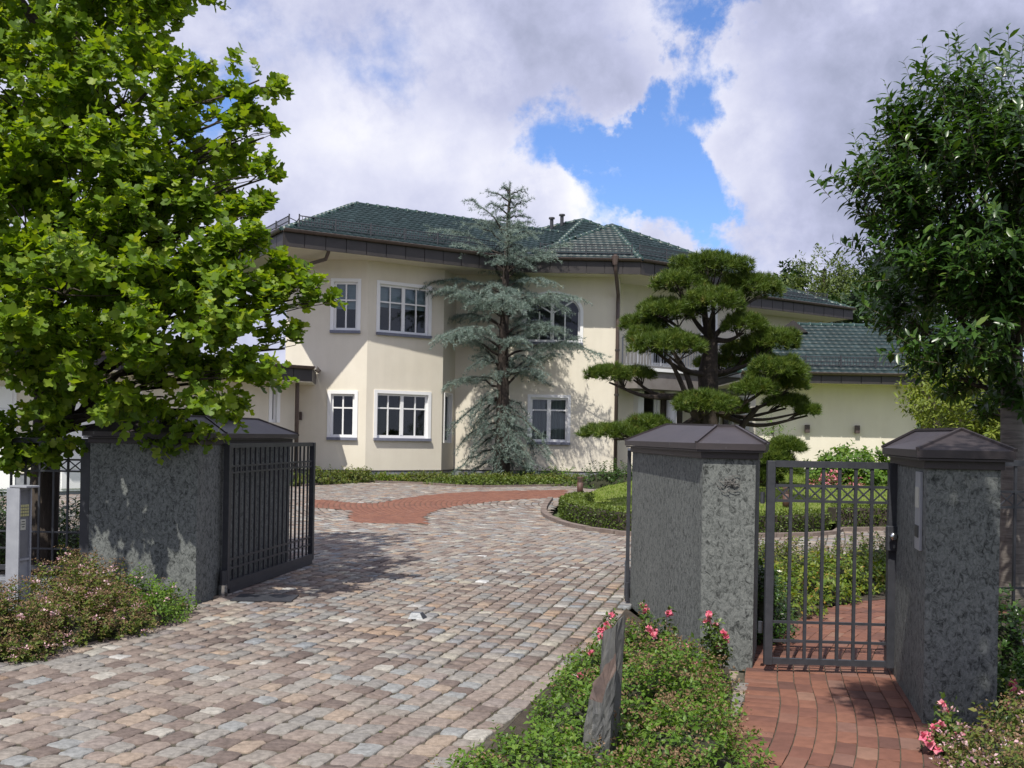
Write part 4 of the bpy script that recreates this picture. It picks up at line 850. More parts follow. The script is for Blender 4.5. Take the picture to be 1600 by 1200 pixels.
# gate stop in the middle of the drive
gs = G(650, 966); root = empty('gate_stop', gs, 'small steel wedge gate stop in the middle of the cobbled driveway', 'gate stop'); m = MB()
m.add([gs + np.array(v) for v in ((-.07, -.045, 0), (.065, -.045, 0), (.09, .05, 0), (-.05, .05, 0), (-.045, -.02, .05), (.035, -.02, .05), (.05, .035, .052), (-.035, .035, .052))], [(4, 5, 6, 7), (0, 1, 5, 4), (1, 2, 6, 5), (2, 3, 7, 6), (3, 0, 4, 7)]); m.build('housing', M['stop'], root, bevel=.003)
m = MB(); m.add([gs + np.array(v) for v in ((.068, -.044, .002), (.094, .05, .002), (.056, .036, .05), (.040, -.021, .048))], [(0, 1, 2, 3)]); m.build('rubber_side', M['iron'], root)
# left fence on a low stone footing
lf = empty('iron_fence', (-6, 9.8, 0), 'dark iron fence panel with crossed band left of the broad pillar', 'fence')
rail_panel(lf, (-6.9, 9.86), (-4.06, 9.80), 19, [(1.475, .05), (1.295, .018), (1.185, .018), (.60, .016), (.44, .016), (.255, .045)], postw=.09, barw=.018, top=1.5, bot=.18)
m = MB(); m.bar((-3.985, 9.80, .22), (-3.985, 9.80, 1.36), .012); m.bar((-3.96, 9.82, .22), (-3.96, 9.82, 1.36), .010); m.build('cable', M['iron'], lf)
for z in (.42, 1.4): m = MB(); m.obox((-3.985, 9.8, z), (.03, 0, 0), (0, .012, 0), (0, 0, .012)); m.build('bracket', M['steel'], lf)
m = MB(); m.box((-8.5, 9.68, -.05), (-3.95, 9.96, .16)); tag(m.build('low_wall', M['plinth'], None, bevel=.01), 'low stone footing under the left iron fence', 'wall')
rf = empty('iron_fence', (4.5, 8.0, 0), 'dark iron fence panel with crossed band right of the shaded pillar', 'fence')
rail_panel(rf, (3.27, 7.75), (6.2, 8.3), 19, [(1.46, .045), (1.24, .018), (1.12, .018), (.50, .016), (.34, .016), (.16, .045)], postw=.05, barw=.018, top=1.48, bot=.1)
m = MB(); m.obox((4.7, 8.03, .0), (1.45, .272, 0), (-.026, .14, 0), (0, 0, .09)); tag(m.build('low_wall', M['plinth'], None, bevel=.01), 'low stone footing under the right iron fence', 'wall')

# intercom post
ip = np.array((-3.80, 7.95)); root = empty('intercom_post', (*ip, 0), 'grey metal intercom post with keypad and hood in the flowering bed', 'intercom')
ax = np.array((cos(R(-20)), sin(R(-20)))); ay = np.array((-ax[1], ax[0]))               # ax: outward normal of the keypad side
def ob(m, u, v, z, hu, hv, hz): c = ip + ax * u + ay * v; m.obox((*c, z), (*(ax * hu), 0), (*(ay * hv), 0), (0, 0, hz))
m = MB(); ob(m, -.03, 0, .56, .055, .062, .57); m.build('body', M['galv'], root, bevel=.004); m = MB(); ob(m, .035, .056, .56, .010, .006, .57); m.build('side_rail', M['galv'], root); m = MB(); ob(m, .035, -.056, .56, .010, .006, .57); m.build('side_rail', M['galv'], root)
face = MB(); ob(face, .028, 0, .84, .003, .0495, .27); fp = face.build('face_panel', noisy('intercom_face', (.13, .135, .15), (.17, .175, .19), 9, .4, .05), root)
for r_ in range(4):
    for c_ in range(4): m = MB(); ob(m, .034, -.033 + c_ * .022, .99 - r_ * .024, .003, .0085, .009); m.build('key', M['key'], fp)
m = MB(); ob(m, .033, -.012, .845, .002, .026, .042); m.build('name_label', M['label'], fp)
for k, w_ in enumerate((.015, .018, .013)): m = MB(); ob(m, .0362, -.012, .868 - k * .02, .0008, w_, .003); m.build('writing_line', M['iron'], fp)
m = MB(); ob(m, .033, 0, .575, .008, .0495, .008); m.build('cross_rail', M['galv'], root)
m = MB(); ob(m, .03, 0, 1.14, .085, .066, .008); m.build('hood', M['galv'], root, bevel=.003)
m = MB(); ob(m, 0, 0, .01, .1, .1, .01); m.build('base_plate', M['galv'], root)

# slate stele: two upright splinters grown together
st_r = empty('standing_stone', (.46, 5.0, 0), 'upright split slate stone with rusty broken face in the front bed', 'stone')
def splinter(pts, z0, tops, name, mat, seed, nz=14):
    r = np.random.default_rng(seed); m = MB(); n = len(pts); P_ = np.array(pts, float); ring = []
    den = 5; idx = []
    for i in range(n):
        for t in range(den): idx.append((i, t / den))
    for k in range(nz + 1):
        f = k / nz
        for (i, t) in idx:
            a, b = P_[i], P_[(i + 1) % n]; p = a + (b - a) * t; zt = tops[i] * (1 - t) + tops[(i + 1) % n] * t
            j = r.normal(0, .0028, 2) + .006 * np.array([sin(13 * p[0] * 9 + f * 3), cos(11 * p[1] * 9)]) ; lean = np.array([.035 * f, .01 * f]); q = p * 1 + j + lean
            ring.append((q[0], q[1], z0 + (zt - z0) * f))
    N_ = len(idx); m.v = ring; m.f = [(k * N_ + i, k * N_ + (i + 1) % N_, (k + 1) * N_ + (i + 1) % N_, (k + 1) * N_ + i) for k in range(nz) for i in range(N_)] + [tuple(range(nz * N_, nz * N_ + N_))]
    m.mi = [0] * (len(m.f) - 1) + [1]
    return m.build(name, mat, st_r, smooth=False)
splinter([(.43, 5.03), (.49, 4.98), (.53, 5.02), (.545, 5.10), (.49, 5.14), (.44, 5.11)], -.05, [.64, .69, .735, .69, .58, .54], 'rear_splinter', [M['slate'], M['slate']], 3)
splinter([(.355, 4.93), (.41, 4.87), (.475, 4.87), (.49, 4.94), (.45, 5.0), (.38, 4.99)], -.05, [.34, .335, .49, .56, .49, .40], 'front_splinter', [M['slate'], M['rust_rock']], 8)

# lawn bollard lights
def bollard(x, y, label, h=.34):
    z = float(zlawn(x, y)); root = empty('bollard_light', (x, y, z), label, 'bollard light', 'rust brown bollard lights on the lawn')
    m = MB(); m.tube([(x, y, z - .02), (x, y, z + h * .68)], .075, 16); m.build('post', M['corten'], root, smooth=True)
    for k in range(3): m = MB(); m.tube([(x, y, z + h * (.71 + k * .08)), (x, y, z + h * (.74 + k * .08))], .078, 16); m.build('louvre', M['corten'], root)
    m = MB(); m.tube([(x, y, z + h * .68), (x, y, z + h * .94)], .04, 12); m.build('lens', M['label'], root); m = MB(); m.tube([(x, y, z + h * .93), (x, y, z + h)], [.082, .078], 16); m.build('lid', M['corten'], root)
q = P(906, 781, 25.5); bollard(q[0], q[1], 'rust brown bollard light at the left rim of the lawn island', .42); q = P(1228, 800, 21.5); bollard(q[0], q[1], 'rust brown bollard light seen through the small gate', .42)
q = P(1364, 752, 28); bollard(q[0], q[1], 'rust brown bollard light before the leafy shrub by the low wing', .5)
# terracotta pot by the wall
q = P(1191, 770, 27); z = float(zlawn(q[0], q[1])); m = MB(); m.tube([(q[0], q[1], z), (q[0], q[1], z + .55), (q[0], q[1], z + .75), (q[0], q[1], z + .8)], [.2, .3, .34, .36], 20); tag(m.build('plant_pot', M['corten'], None, smooth=True), 'tall brown plant pot half hidden right of the middle pillar', 'pot')

# ------------------------------------------------------------ foliage kit
LOBED = [(0, 0, 0), (.30, -.06, .10), (.50, .12, .16), (.34, .34, .10), (.46, .66, .14), (.20, .86, .06), (0, .74, 0), (-.20, .86, .06), (-.46, .66, .14), (-.34, .34, .10), (-.50, .12, .16), (-.30, -.06, .10)]
LOBED_F = [(0, 1, 2, 3), (0, 3, 4, 5, 6), (0, 9, 10, 11), (0, 6, 7, 8, 9)]
LANCE = [(0, 0, 0), (.15, .3, .05), (.17, .6, .03), (0, 1, -.1), (-.17, .6, .03), (-.15, .3, .05), (0, .5, 0)]
LANCE_F = [(0, 1, 2, 6), (6, 2, 3), (0, 6, 4, 5), (6, 3, 4)]
OVAL = [(0, 0, 0), (.30, .45, .08), (0, 1, -.08), (-.30, .45, .08)]; OVAL_F = [(0, 1, 2), (0, 2, 3)]
def tuft_tpl(n, spread, w, seed, up=.6):
    r = np.random.default_rng(seed); v = []; f = []
    for i in range(n):
        a = 2 * pi * i / n + r.uniform(-.3, .3); e = r.uniform(up - spread, up + spread); d = np.array([cos(a) * cos(e), sin(e), sin(a) * cos(e)]); s = np.cross(d, r.normal(0, 1, 3)); s /= np.linalg.norm(s); l = r.uniform(.75, 1.1); k = len(v)
        v += [tuple(s * w), tuple(-s * w), tuple(d * l)]; f.append((k, k + 1, k + 2))
    return v, f
def shell_points(c, r3, n, rmin=.55, power=1.0):
    d = unit(rng.normal(0, 1, (n, 3))); rr = rmin + (1 - rmin) * rng.uniform(0, 1, n) ** power; return np.array(c) + d * rr[:, None] * np.array(r3), d
def clumped(c, r3, n, rmin, power, per=9, spread=.30):
    k = max(3, n // per); cc, cd = shell_points(c, r3, k, rmin, power); I = rng.integers(0, k, n); b = cc[I] + rng.normal(0, 1, (n, 3)) * np.array(r3) * spread * np.array((1, 1, .6)); return b, unit(cd[I] * .8 + unit(b - np.array(c)) * .5)
def shoots(base, out, n_leaf, tlen, leaf, up=.5, spread=.9, jitter=.35, droop=0.0, whorl=True):
    """leafy shoots: base points, outward directions -> leaf frames + twig segments"""
    n = len(base); D = unit(out + np.array([0, 0, up]) + rng.normal(0, jitter, (n, 3))); T = rng.uniform(.7, 1.25, n) * tlen
    t = np.tile((np.arange(n_leaf) + .6) / n_leaf, n); I = np.repeat(np.arange(n), n_leaf); pos = base[I] + D[I] * (T[I] * t)[:, None]; pos[:, 2] -= droop * (t * T[I]) ** 2
    ph = rng.uniform(0, 2 * pi, n)[I] + np.tile(np.arange(n_leaf), n) * 2.4; A_ = unit(np.cross(D, np.array([.3, .2, 1.]) + 1e-3)); B_ = np.cross(D, A_)
    side = A_[I] * np.cos(ph)[:, None] + B_[I] * np.sin(ph)[:, None]; LD = unit(D[I] * (1 - spread * (1 - t * .6))[:, None] + side * spread + rng.normal(0, .15, side.shape))
    LN = unit(np.array([0, 0, 1.]) * .75 + D[I] * .45 + rng.normal(0, .35, side.shape) + np.array(SUNV) * .2); sc = leaf * rng.uniform(.55, 1.25, len(I)) * (1 - .25 * (t > .85))
    return pos, frames(LD, LN, sc), I, D, T
def twigs(root, base, D, T, r, mat, name='twigs'):
    n = len(base); a = unit(np.cross(D, [0.2, .1, 1])); b = np.cross(D, a); V = []; 
    for (t, k) in ((0, 1.), (1, .35)):
        for q in range(3): an = 2 * pi * q / 3; V.append(base + D * (T * t)[:, None] + (a * cos(an) + b * sin(an)) * r * k)
    V = np.stack(V, 1).reshape(-1, 3); F = np.array([(0, 1, 4, 3), (1, 2, 5, 4), (2, 0, 3, 5)])[None] + (np.arange(n) * 6)[:, None, None]
    o = bpy.data.objects.new(name, np_mesh(name, V - wloc(root), [F.reshape(-1, 4)], mat)); C.objects.link(o); o.parent = root; o['kind'] = 'stuff'; return o
def limb(m, a, b, r0, r1_, sag=0.0, n=7, wig=.04):
    a, b = np.array(a, float), np.array(b, float); L_ = np.linalg.norm(b - a); pts = []; 
    for i in range(n + 1):
        t = i / n; p = a + (b - a) * t; p = p + np.array([0, 0, 1]) * sag * L_ * sin(pi * t); 
        if 0 < i < n: p = p + rng.normal(0, wig * L_ * .25, 3)
        pts.append(p)
    m.tube(pts, [r0 + (r1_ - r0) * i / n for i in range(n + 1)], 7); return pts

# ------------------------------------------------------------ lobed-leaf tree on the left
tb = np.array((-4.85, 10.6, 0)); tul = empty('tulip_tree', tb, 'large bright green lobed-leaf tree overhanging the left gate pillar', 'tree')
m = MB(); m.tube([tb + (0, 0, -.1), tb + (.0, 0, .3), tb + (.03, 0, 1.2), tb + (.02, .05, 2.4), tb + (.1, 0, 4), tb + (.1, .1, 6), tb + (.15, .1, 8.2)], [.19, .155, .14, .125, .10, .06, .02], 12); m.build('trunk', M['bark'], tul, smooth=True)
blobs = [(120, 40, 10.2, 150), (20, 160, 9.6, 130), (205, 150, 9.9, 95), (215, 40, 10.2, 75), (150, 290, 9.6, 120), (30, 340, 9.2, 120), (290, 240, 9.9, 50), (375, 215, 9.9, 42), (350, 150, 10, 22), (333, 95, 10, 26), (405, 125, 10, 24), (412, 165, 10, 25), (412, 215, 9.9, 28), (425, 275, 9.9, 28),
         (330, 300, 9.8, 70), (390, 320, 9.9, 30), (255, 385, 9.4, 105), (365, 415, 9.6, 60), (400, 425, 9.6, 44), (430, 450, 9.7, 40), (470, 465, 9.7, 24), (498, 472, 9.7, 12), (410, 510, 9.6, 62), (445, 545, 9.7, 26), (360, 470, 9.5, 80), (300, 640, 9.7, 50), (375, 385, 9.7, 32), (300, 500, 9.2, 120), (110, 450, 8.9, 130), (20, 520, 9.1, 110), (190, 580, 9.0, 75),
         (340, 590, 9.4, 80), (390, 590, 9.6, 40), (60, 620, 9.6, 85), (255, 620, 9.8, 60), (10, 690, 10.0, 50), (70, 700, 10.2, 34), (-120, 200, 10, 200), (-120, 450, 10, 180), (-60, -60, 10.4, 220), (190, -120, 10.6, 170), (365, 290, 9.9, 30), (345, 330, 9.8, 40), (400, 345, 9.8, 22), (90, 380, 9.3, 90), (180, 350, 9.5, 70), (60, 240, 9.7, 90), (340, 655, 10.6, 40), (170, 470, 10.2, 160), (250, 250, 10.4, 140)]
BL = []; PO = []; FR = []; TB = []; TD = []; TT = []; mb_ = MB(); lm = []
for k, (px, py, d, r) in enumerate(blobs):
    c = P(px, py, d); rm = r * d / 1600; r3 = np.array((rm, rm * (1.15 if rm > .35 else 1), rm)); nt = int((72 if px > 200 and py < 330 else 98) * (rm / .55) ** 1.9) + 8
    b_, o_ = clumped(c, r3 * .9, nt, .5, .75, 11, .17 if rm > .35 else .3); tl = .24 if rm > .3 else .15; pos, F_, I, D, T = shoots(b_, o_ * .9, 9 if rm > .3 else 7, tl, .094, up=.55, spread=.85)
    PO.append(pos); FR.append(F_); TB.append(b_); TD.append(D); TT.append(T)
    h = np.clip(c[2] - .5 - .28 * abs(c[0] - tb[0]), 1.5, 7.4); s = tb + (.05, .02, h); nb_ = MB(); p_ = limb(nb_, s, c, .018 + .05 * min(1, rm), .008, .08, 8, .06)
    for q in range(3 + int(rm * 6)): j = rng.integers(0, nt); limb(nb_, p_[rng.integers(5, 8)], b_[j], .009, .003, .03, 4, .08)
    nb_.build('limb', M['bark'], tul)
PO = np.concatenate(PO); FR = np.concatenate(FR); n = len(PO); hgt = rng.uniform(0, 1, n)
rn = np.clip(rng.beta(2.2, 2.4, n) , 0, .999)
scatter(tul, 'foliage', LOBED, LOBED_F, FR, PO, rn, M['tulip'], 'leaf', 290, vis=lambda x, y: x < 560)
twigs(tul, np.concatenate(TB), np.concatenate(TD), np.concatenate(TT), .0035, M['twig'])

# ------------------------------------------------------------ glossy tree on the right
rb = np.array((4.86, 9.9, 0)); lau = empty('broadleaf_tree', rb, 'round-headed tree with glossy dark leaves behind the right fence', 'tree')
m = MB(); m.tube([rb + (.02, 0, -.1), rb + (0, 0, .2), rb + (-.01, 0, 1.1), rb + (-.03, 0, 1.9), rb + (-.03, 0, 2.9), rb + (0, 0, 4.6)], [.15, .125, .112, .105, .075, .03], 14); m.build('trunk', M['lenticel'], lau, smooth=True)
blobs = [(1575, 330, 9.4, 205), (1480, 300, 9.6, 120), (1420, 300, 9.8, 75), (1530, 200, 9.6, 105), (1605, 185, 9.7, 75), (1430, 410, 9.7, 85), (1500, 480, 9.3, 115), (1600, 500, 9.2, 110), (1440, 520, 10, 60), (1500, 590, 9.9, 55), (1590, 590, 10, 55), (1700, 350, 9.6, 230), (1460, 230, 9.7, 70), (1390, 350, 9.8, 45), (1560, 640, 10.3, 35)]
PO = []; FR = []; TB = []; TD = []; TT = []
for k, (px, py, d, r) in enumerate(blobs):
    c = P(px, py, d); rm = r * d / 1600; r3 = np.array((rm, rm * 1.1, rm)); nt = int(78 * (rm / .5) ** 1.9) + 8; b_, o_ = clumped(c, r3 * .9, nt, .5, .8, 10, .2)
    pos, F_, I, D, T = shoots(b_, o_ * .8, 13, .27, .125, up=.75, spread=.95, jitter=.22); PO.append(pos); FR.append(F_); TB.append(b_); TD.append(D); TT.append(T)
    if k in (0, 1, 2, 3, 4, 5, 12, 13):                         # long leading shoots that break the outline
        m_ = 26 if k < 2 else 12; b2, o2 = shell_points(c, r3, m_, .9, 1); o2[:, 2] = abs(o2[:, 2]); b2 = np.array(c) + o2 * r3 * .95
        q2, F2, I2, D2, T2 = shoots(b2, o2 * .5, 13, .42, .115, up=1.2, spread=.9, jitter=.12); PO.append(q2); FR.append(F2); TB.append(b2); TD.append(D2); TT.append(T2)
    nb_ = MB(); p_ = limb(nb_, rb + (-.02, 0, min(c[2] - .3, 2.0 + .5 * (k % 5))), c, .04, .012, .05, 7, .05)
    for q in range(2 + int(rm * 6)): limb(nb_, p_[rng.integers(4, 7)], b_[rng.integers(0, nt)], .010, .003, .02, 4, .05)
    nb_.build('limb', M['pinebark'], lau)
PO = np.concatenate(PO); FR = np.concatenate(FR)
scatter(lau, 'foliage', LANCE, LANCE_F, FR, PO, np.clip(rng.beta(2, 2.2, len(PO)), 0, .999), M['laurel'], 'leaf', 290, vis=lambda x, y: x > 1300)
twigs(lau, np.concatenate(TB), np.concatenate(TD), np.concatenate(TT), .004, M['twig'])
# a neighbouring tree just right of the camera: its crown shades the right pillar and the path
nb = np.array((4.1, 3.4, 0)); nt_ = empty('roadside_tree', nb, 'tree standing just outside the picture whose crown shades the right pillar', 'tree'); m = MB(); m.tube([nb + (0, 0, -.1), nb + (0, 0, 1.5), nb + (-.1, 0, 3.2), nb + (-.2, 0, 5)], [.15, .12, .1, .04], 12); m.build('trunk', M['lenticel'], nt_, smooth=True)
PO = []; FR = []
for c, r3 in (((1.72, 3.25, 4.75), (.52, .55, .5)), ((2.5, 3.4, 4.9), (.7, .7, .7)), ((3.5, 3.7, 4.9), (.95, 1.1, .9)), ((1.4, 3.45, 4.7), (.25, .3, .25)), ((4.5, 4.6, 4.9), (1.1, 1.2, .9)), ((3.3, 4.9, 5.4), (.8, .8, .7))):
    b_, o_ = shell_points(c, r3, 170, .1, .8); pos, F_, I, D, T = shoots(b_, o_, 12, .26, .10, up=.5, spread=.95); PO.append(pos); FR.append(F_); nb_ = MB(); limb(nb_, nb + (-.1, 0, 3.2), c, .05, .012, .05); nb_.build('limb', M['pinebark'], nt_)
PO = np.concatenate(PO); scatter(nt_, 'foliage', LANCE, LANCE_F, np.concatenate(FR), PO, rng.uniform(0, .99, len(PO)), M['laurel'])

# ------------------------------------------------------------ blue cedar before the house
cb = P(783, 748, 32.2); cb[2] = .1; ced = empty('blue_cedar', cb, 'tall blue-grey cedar with drooping sprays in front of the house', 'tree')
top = P(797, 285, 32.2); m = MB(); trk = [cb + (0, 0, -.2), cb + (.02, 0, 1.5), P(786, 560, 32.2), P(790, 440, 32.2), P(794, 350, 32.2), top]; m.tube(trk, [.30, .22, .17, .11, .06, .012], 12); m.build('trunk', M['pinebark'], ced, smooth=True)
trk = np.array(catmull(trk, 10)); PO = []; FR = []; LM = MB(); nl = 0
prof = [(1.0, 1.5), (1.8, 1.9), (2.8, 2.1), (4.0, 2.7), (5.2, 3.0), (6.2, 2.7), (7.0, 2.0), (8.0, 1.15), (9.0, .75), (9.7, .25)]
def reach(z): return float(np.interp(z, [p[0] for p in prof], [p[1] for p in prof]))
nbch = 120
for k in range(nbch):
    z = .8 + (9.3 - .8) * (k / (nbch - 1)) ** .95; i = np.argmin(abs(trk[:, 2] - z)); s = trk[i]; az = k * 2.399 + rng.uniform(-.3, .3); L_ = reach(z) * (rng.uniform(.35, 1.0) + .30 * (rng.uniform() > .75)); 
    dirv = np.array([cos(az), sin(az) * .8, 0]); up = rng.uniform(.2, .75) if z > 3 else .05; pts = []
    for t in np.linspace(0, 1, 9): pts.append(s + dirv * L_ * t + np.array([0, 0, L_ * (up * t * 1.5 - (.55 if z > 3 else .75) * t * t * .9)]) + rng.normal(0, .025, 3))
    m = MB(); m.tube(pts, list(np.linspace(.045 if z < 6 else .03, .006, 9)), 5); m.build('branch', M['pinebark'], ced); pts = np.array(pts)
    nside = int(L_ * (12 if z < 7 else 8)) + 4
    for j in range(nside):
        t = .18 + .82 * (j + rng.uniform(0, 1)) / nside; p = np.array([np.interp(t * 8, range(9), pts[:, a]) for a in range(3)]); tang = unit(pts[min(8, int(t * 8) + 1)] - pts[int(t * 8) if t < 1 else 7] + 1e-6)
        sd = np.array([-tang[1], tang[0], 0]) * (1 if j % 2 else -1); dd = unit(tang * .75 + sd * .8 + np.array([0, 0, -.18]) + rng.normal(0, .15, 3)); sl_ = L_ * .24 * (1.2 - t * .7) * rng.uniform(.6, 1.2) + .12
        nn = max(3, int(sl_ / .055)); tt = np.linspace(.05, 1, nn); q = p + dd * (tt * sl_)[:, None]; q[:, 2] -= .25 * (tt * sl_) ** 2; PO.append(q + rng.normal(0, .012, q.shape)); 
        dv = unit(np.tile(dd, (nn, 1)) * .5 + np.array([0, 0, .35]) + rng.normal(0, .35, (nn, 3))); FR.append(frames(dv, unit(rng.normal(0, 1, (nn, 3))), rng.uniform(.075, .12, nn)))
    tt = np.linspace(.3, 1, int(L_ * 16) + 3); q = np.array([[np.interp(t * 8, range(9), pts[:, a]) for a in range(3)] for t in tt]); PO.append(q); FR.append(frames(unit(rng.normal(0, .5, q.shape) + (0, 0, .6)), unit(rng.normal(0, 1, q.shape)), rng.uniform(.06, .10, len(q))))
tt = np.linspace(0, 1, 60); q = np.array([[np.interp(t * (len(trk) - 1), range(len(trk)), trk[:, a]) for a in range(3)] for t in .72 + .28 * tt]); PO.append(q); FR.append(frames(unit(rng.normal(0, .6, q.shape) + (0, 0, .7)), unit(rng.normal(0, 1, q.shape)), np.full(60, .12)))
tv, tf = tuft_tpl(9, .9, .06, 4, .45); PO = np.concatenate(PO); scatter(ced, 'needles', tv, tf, np.concatenate(FR), PO, np.clip(rng.beta(2, 2, len(PO)), 0, .99), M['cedar'])

# ------------------------------------------------------------ cloud-pruned pine on the island
PD = 22.0; pb = P(1106, 790, PD); pb[2] = .25; pin = empty('cloud_pruned_pine', pb, 'dark cloud-pruned pine with flat needle pads on the lawn island', 'tree')
J1 = P(1108, 640, PD); J2 = P(1106, 585, PD); J3 = P(1112, 530, PD)
m = MB(); m.tube([pb + (0, 0, -.2), P(1107, 700, PD), J1, J2, J3, P(1102, 500, PD), P(1098, 450, PD)], [.26, .23, .21, .22, .13, .07, .04], 12); m.build('trunk', M['pinebark'], pin, smooth=True)
pads = [(1112, 423, 0, 66, 25, J3), (1062, 448, -.2, 48, 22, J3), (1172, 455, .1, 58, 24, J3), (1112, 478, -.7, 50, 26, J3), (1028, 486, .1, 30, 18, J3), (1048, 492, -.3, 44, 22, J3), (1003, 512, .2, 36, 19, J3), (1045, 545, -.7, 62, 25, J2), (1010, 530, -.2, 34, 18, J2), (1162, 512, -.4, 36, 20, J3), (1205, 540, -.2, 46, 26, J2), (1165, 552, .5, 40, 20, J2),
        (1128, 570, .9, 50, 12, J2), (952, 590, -.3, 36, 18, None), (990, 588, .2, 38, 13, None), (1215, 585, -.5, 50, 26, J1), (1180, 612, -.7, 36, 18, J1), (1232, 605, .2, 32, 18, J1), (1100, 636, -1.0, 48, 22, J1), (1145, 640, -.2, 24, 14, J1), (960, 680, -.6, 60, 16, J1), (1012, 668, -.4, 40, 17, J1), (1228, 632, .3, 36, 15, J1), (1262, 645, 0, 20, 11, J1)]
tvp, tfp = tuft_tpl(13, .62, .055, 9, .75)
hub = {952: P(1060, 620, PD), 990: P(1060, 620, PD)}
for k, (px, py, dd, rx, ry, s) in enumerate(pads):
    c = P(px, py, PD + dd); a, b = rx * PD / 1600, ry * PD / 1600; b *= 1.18; n = int(540 * (a / .6) * (max(b, .2) / .3)) + 110
    d = unit(rng.normal(0, 1, (n, 3))); d[:, 2] = np.where(d[:, 2] < -.25, -d[:, 2], d[:, 2]); lump = 1 + .22 * np.sin(d[:, 0] * 6 + k) * np.cos(d[:, 1] * 5 + 2 * k) ; q = c + d * np.array((a * .92, a * .8, b * .85)) * (rng.uniform(.6, 1, n) ** .6 * lump)[:, None]
    up_ = unit(d * np.array((.8, .8, .5)) + np.array([0, 0, .75]) + rng.normal(0, .22, (n, 3))); F_ = frames(up_, unit(rng.normal(0, 1, (n, 3))), rng.uniform(.10, .155, n))
    pd = empty('needle_pad', c); pd.parent = pin; pd.location = tuple(c - pb); scatter(pd, 'needles', tvp, tfp, F_, q, np.clip(rng.beta(2, 2.1, n) + .0, 0, .999), M['pine'])
    nb_ = MB(); src = hub.get(px, s); src = J2 if src is None else src; e = c - (0, 0, b * .35); mid = (src + e) / 2 + np.array([0, 0, -.12 * np.linalg.norm(e - src)]) + rng.normal(0, .05, 3)
    pp = catmull([src, mid, e], 5); nb_.tube(pp, list(np.linspace(.075, .02, len(pp))), 7)
    for j in range(5): limb(nb_, pp[-3], q[rng.integers(0, n)], .018, .006, .03, 3, .05)
    nb_.build('limb', M['pinebark'], pd)
m = MB(); m.tube(catmull([J1, P(1072, 640, PD), P(1062, 620, PD)], 4), .06, 7); m.tube(catmull([P(1095, 690, PD), P(1083, 620, PD - .2), P(1068, 575, PD - .3), P(1050, 548, PD - .5)], 5), list(np.linspace(.085, .035, 16)), 7); m.tube(catmull([P(1100, 690, PD), P(1065, 600, PD - .3), P(1045, 560, PD - .5)], 5), list(np.linspace(.08, .03, 11)), 7)
m.tube(catmull([P(1150, 700, PD), P(1160, 665, PD), P(1185, 635, PD)], 5), list(np.linspace(.10, .05, 11)), 7); m.tube(catmull([P(1165, 655, PD), P(1200, 655, PD), P(1250, 645, PD)], 5), list(np.linspace(.04, .02, 11)), 6); m.build('low_limbs', M['pinebark'], pin)

# ------------------------------------------------------------ hedges, shrubs, ground cover, flowers
def leafy(root, base, out, tpl, mat, nl, tlen, leaf, up=.5, spread=.9, jitter=.35, name='foliage', rr=None, tw=True):
    pos, F_, I, D, T = shoots(base, out, nl, tlen, leaf, up, spread, jitter); r_ = rng.beta(2, 2, len(pos)) if rr is None else rr(len(pos)); scatter(root, name, tpl[0], tpl[1], F_, pos, np.clip(r_, 0, .999), mat)
    if tw: twigs(root, base - out * .03, D, T, .0025, M['twig'], 'stems')
    return base + D * T[:, None], D
OV = (OVAL, OVAL_F); LA = (LANCE, LANCE_F)
def hedge(name, label, line, w, h, zf, leaf=.05, dens=900):
    c = np.array(catmull([p[:2] for p in line], 8)); root = empty(name, (*c[0], 0), label, 'hedge'); s = np.concatenate([[0], np.cumsum(np.linalg.norm(np.diff(c, axis=0), axis=1))]); m = MB(); vs = []
    for i in range(len(c)):
        d = unit(c[min(i + 1, len(c) - 1)] - c[max(i - 1, 0)]); n = np.array([-d[1], d[0]]); z = float(zf(*(c[i] + n * w / 2)))
        for o, zz in ((.03, 0), (.03, h - .05), (w - .03, h - .05), (w - .03, 0)): vs.append((*(c[i] + n * o), z * (1 if o > .1 else .4) + zz))
    m.add(vs, [(4 * i + k, 4 * i + 4 + k, 4 * i + 5 + k, 4 * i + 1 + k) for i in range(len(c) - 1) for k in range(3)] + [(0, 1, 2, 3), tuple(len(vs) - 4 + k for k in (3, 2, 1, 0))]); m.build('twig_core', M['bark'], root)
    n = int(s[-1] * (h * 2 + w) * dens); u = rng.uniform(0, s[-1], n); p = np.stack([np.interp(u, s, c[:, 0]), np.interp(u, s, c[:, 1])], 1); q = np.stack([np.interp(u + .1, s, c[:, 0]), np.interp(u + .1, s, c[:, 1])], 1); d = unit(q - p + 1e-6); nn = np.stack([-d[:, 1], d[:, 0]], 1)
    k = rng.uniform(0, 2 * h + w, n); o = np.where(k < h, 0, np.where(k < h + w, k - h, w)); z = np.where(k < h, k, np.where(k < h + w, h, k - h - w)); out = np.zeros((n, 3)); out[k < h, :2] = -nn[k < h]; out[k > h + w, :2] = nn[k > h + w]; out[(k >= h) & (k <= h + w), 2] = 1
    zz = zf(p[:, 0] + nn[:, 0] * w / 2, p[:, 1] + nn[:, 1] * w / 2) * np.where(o < w * .4, .4 + .6 * z / h, 1); pos = np.column_stack([p + nn * o[:, None], zz + z]) + rng.normal(0, .012, (n, 3)); D = unit(out * .6 + rng.normal(0, .7, (n, 3)) + (0, 0, .25)); N_ = unit(out + rng.normal(0, .5, (n, 3)))
    scatter(root, 'foliage', OVAL, OVAL_F, frames(D, N_, leaf * rng.uniform(.7, 1.3, n)), pos, np.clip(rng.beta(2, 2, n) * .8 + .25 * (out[:, 2] > .5), 0, .999), M['hedge']); return root
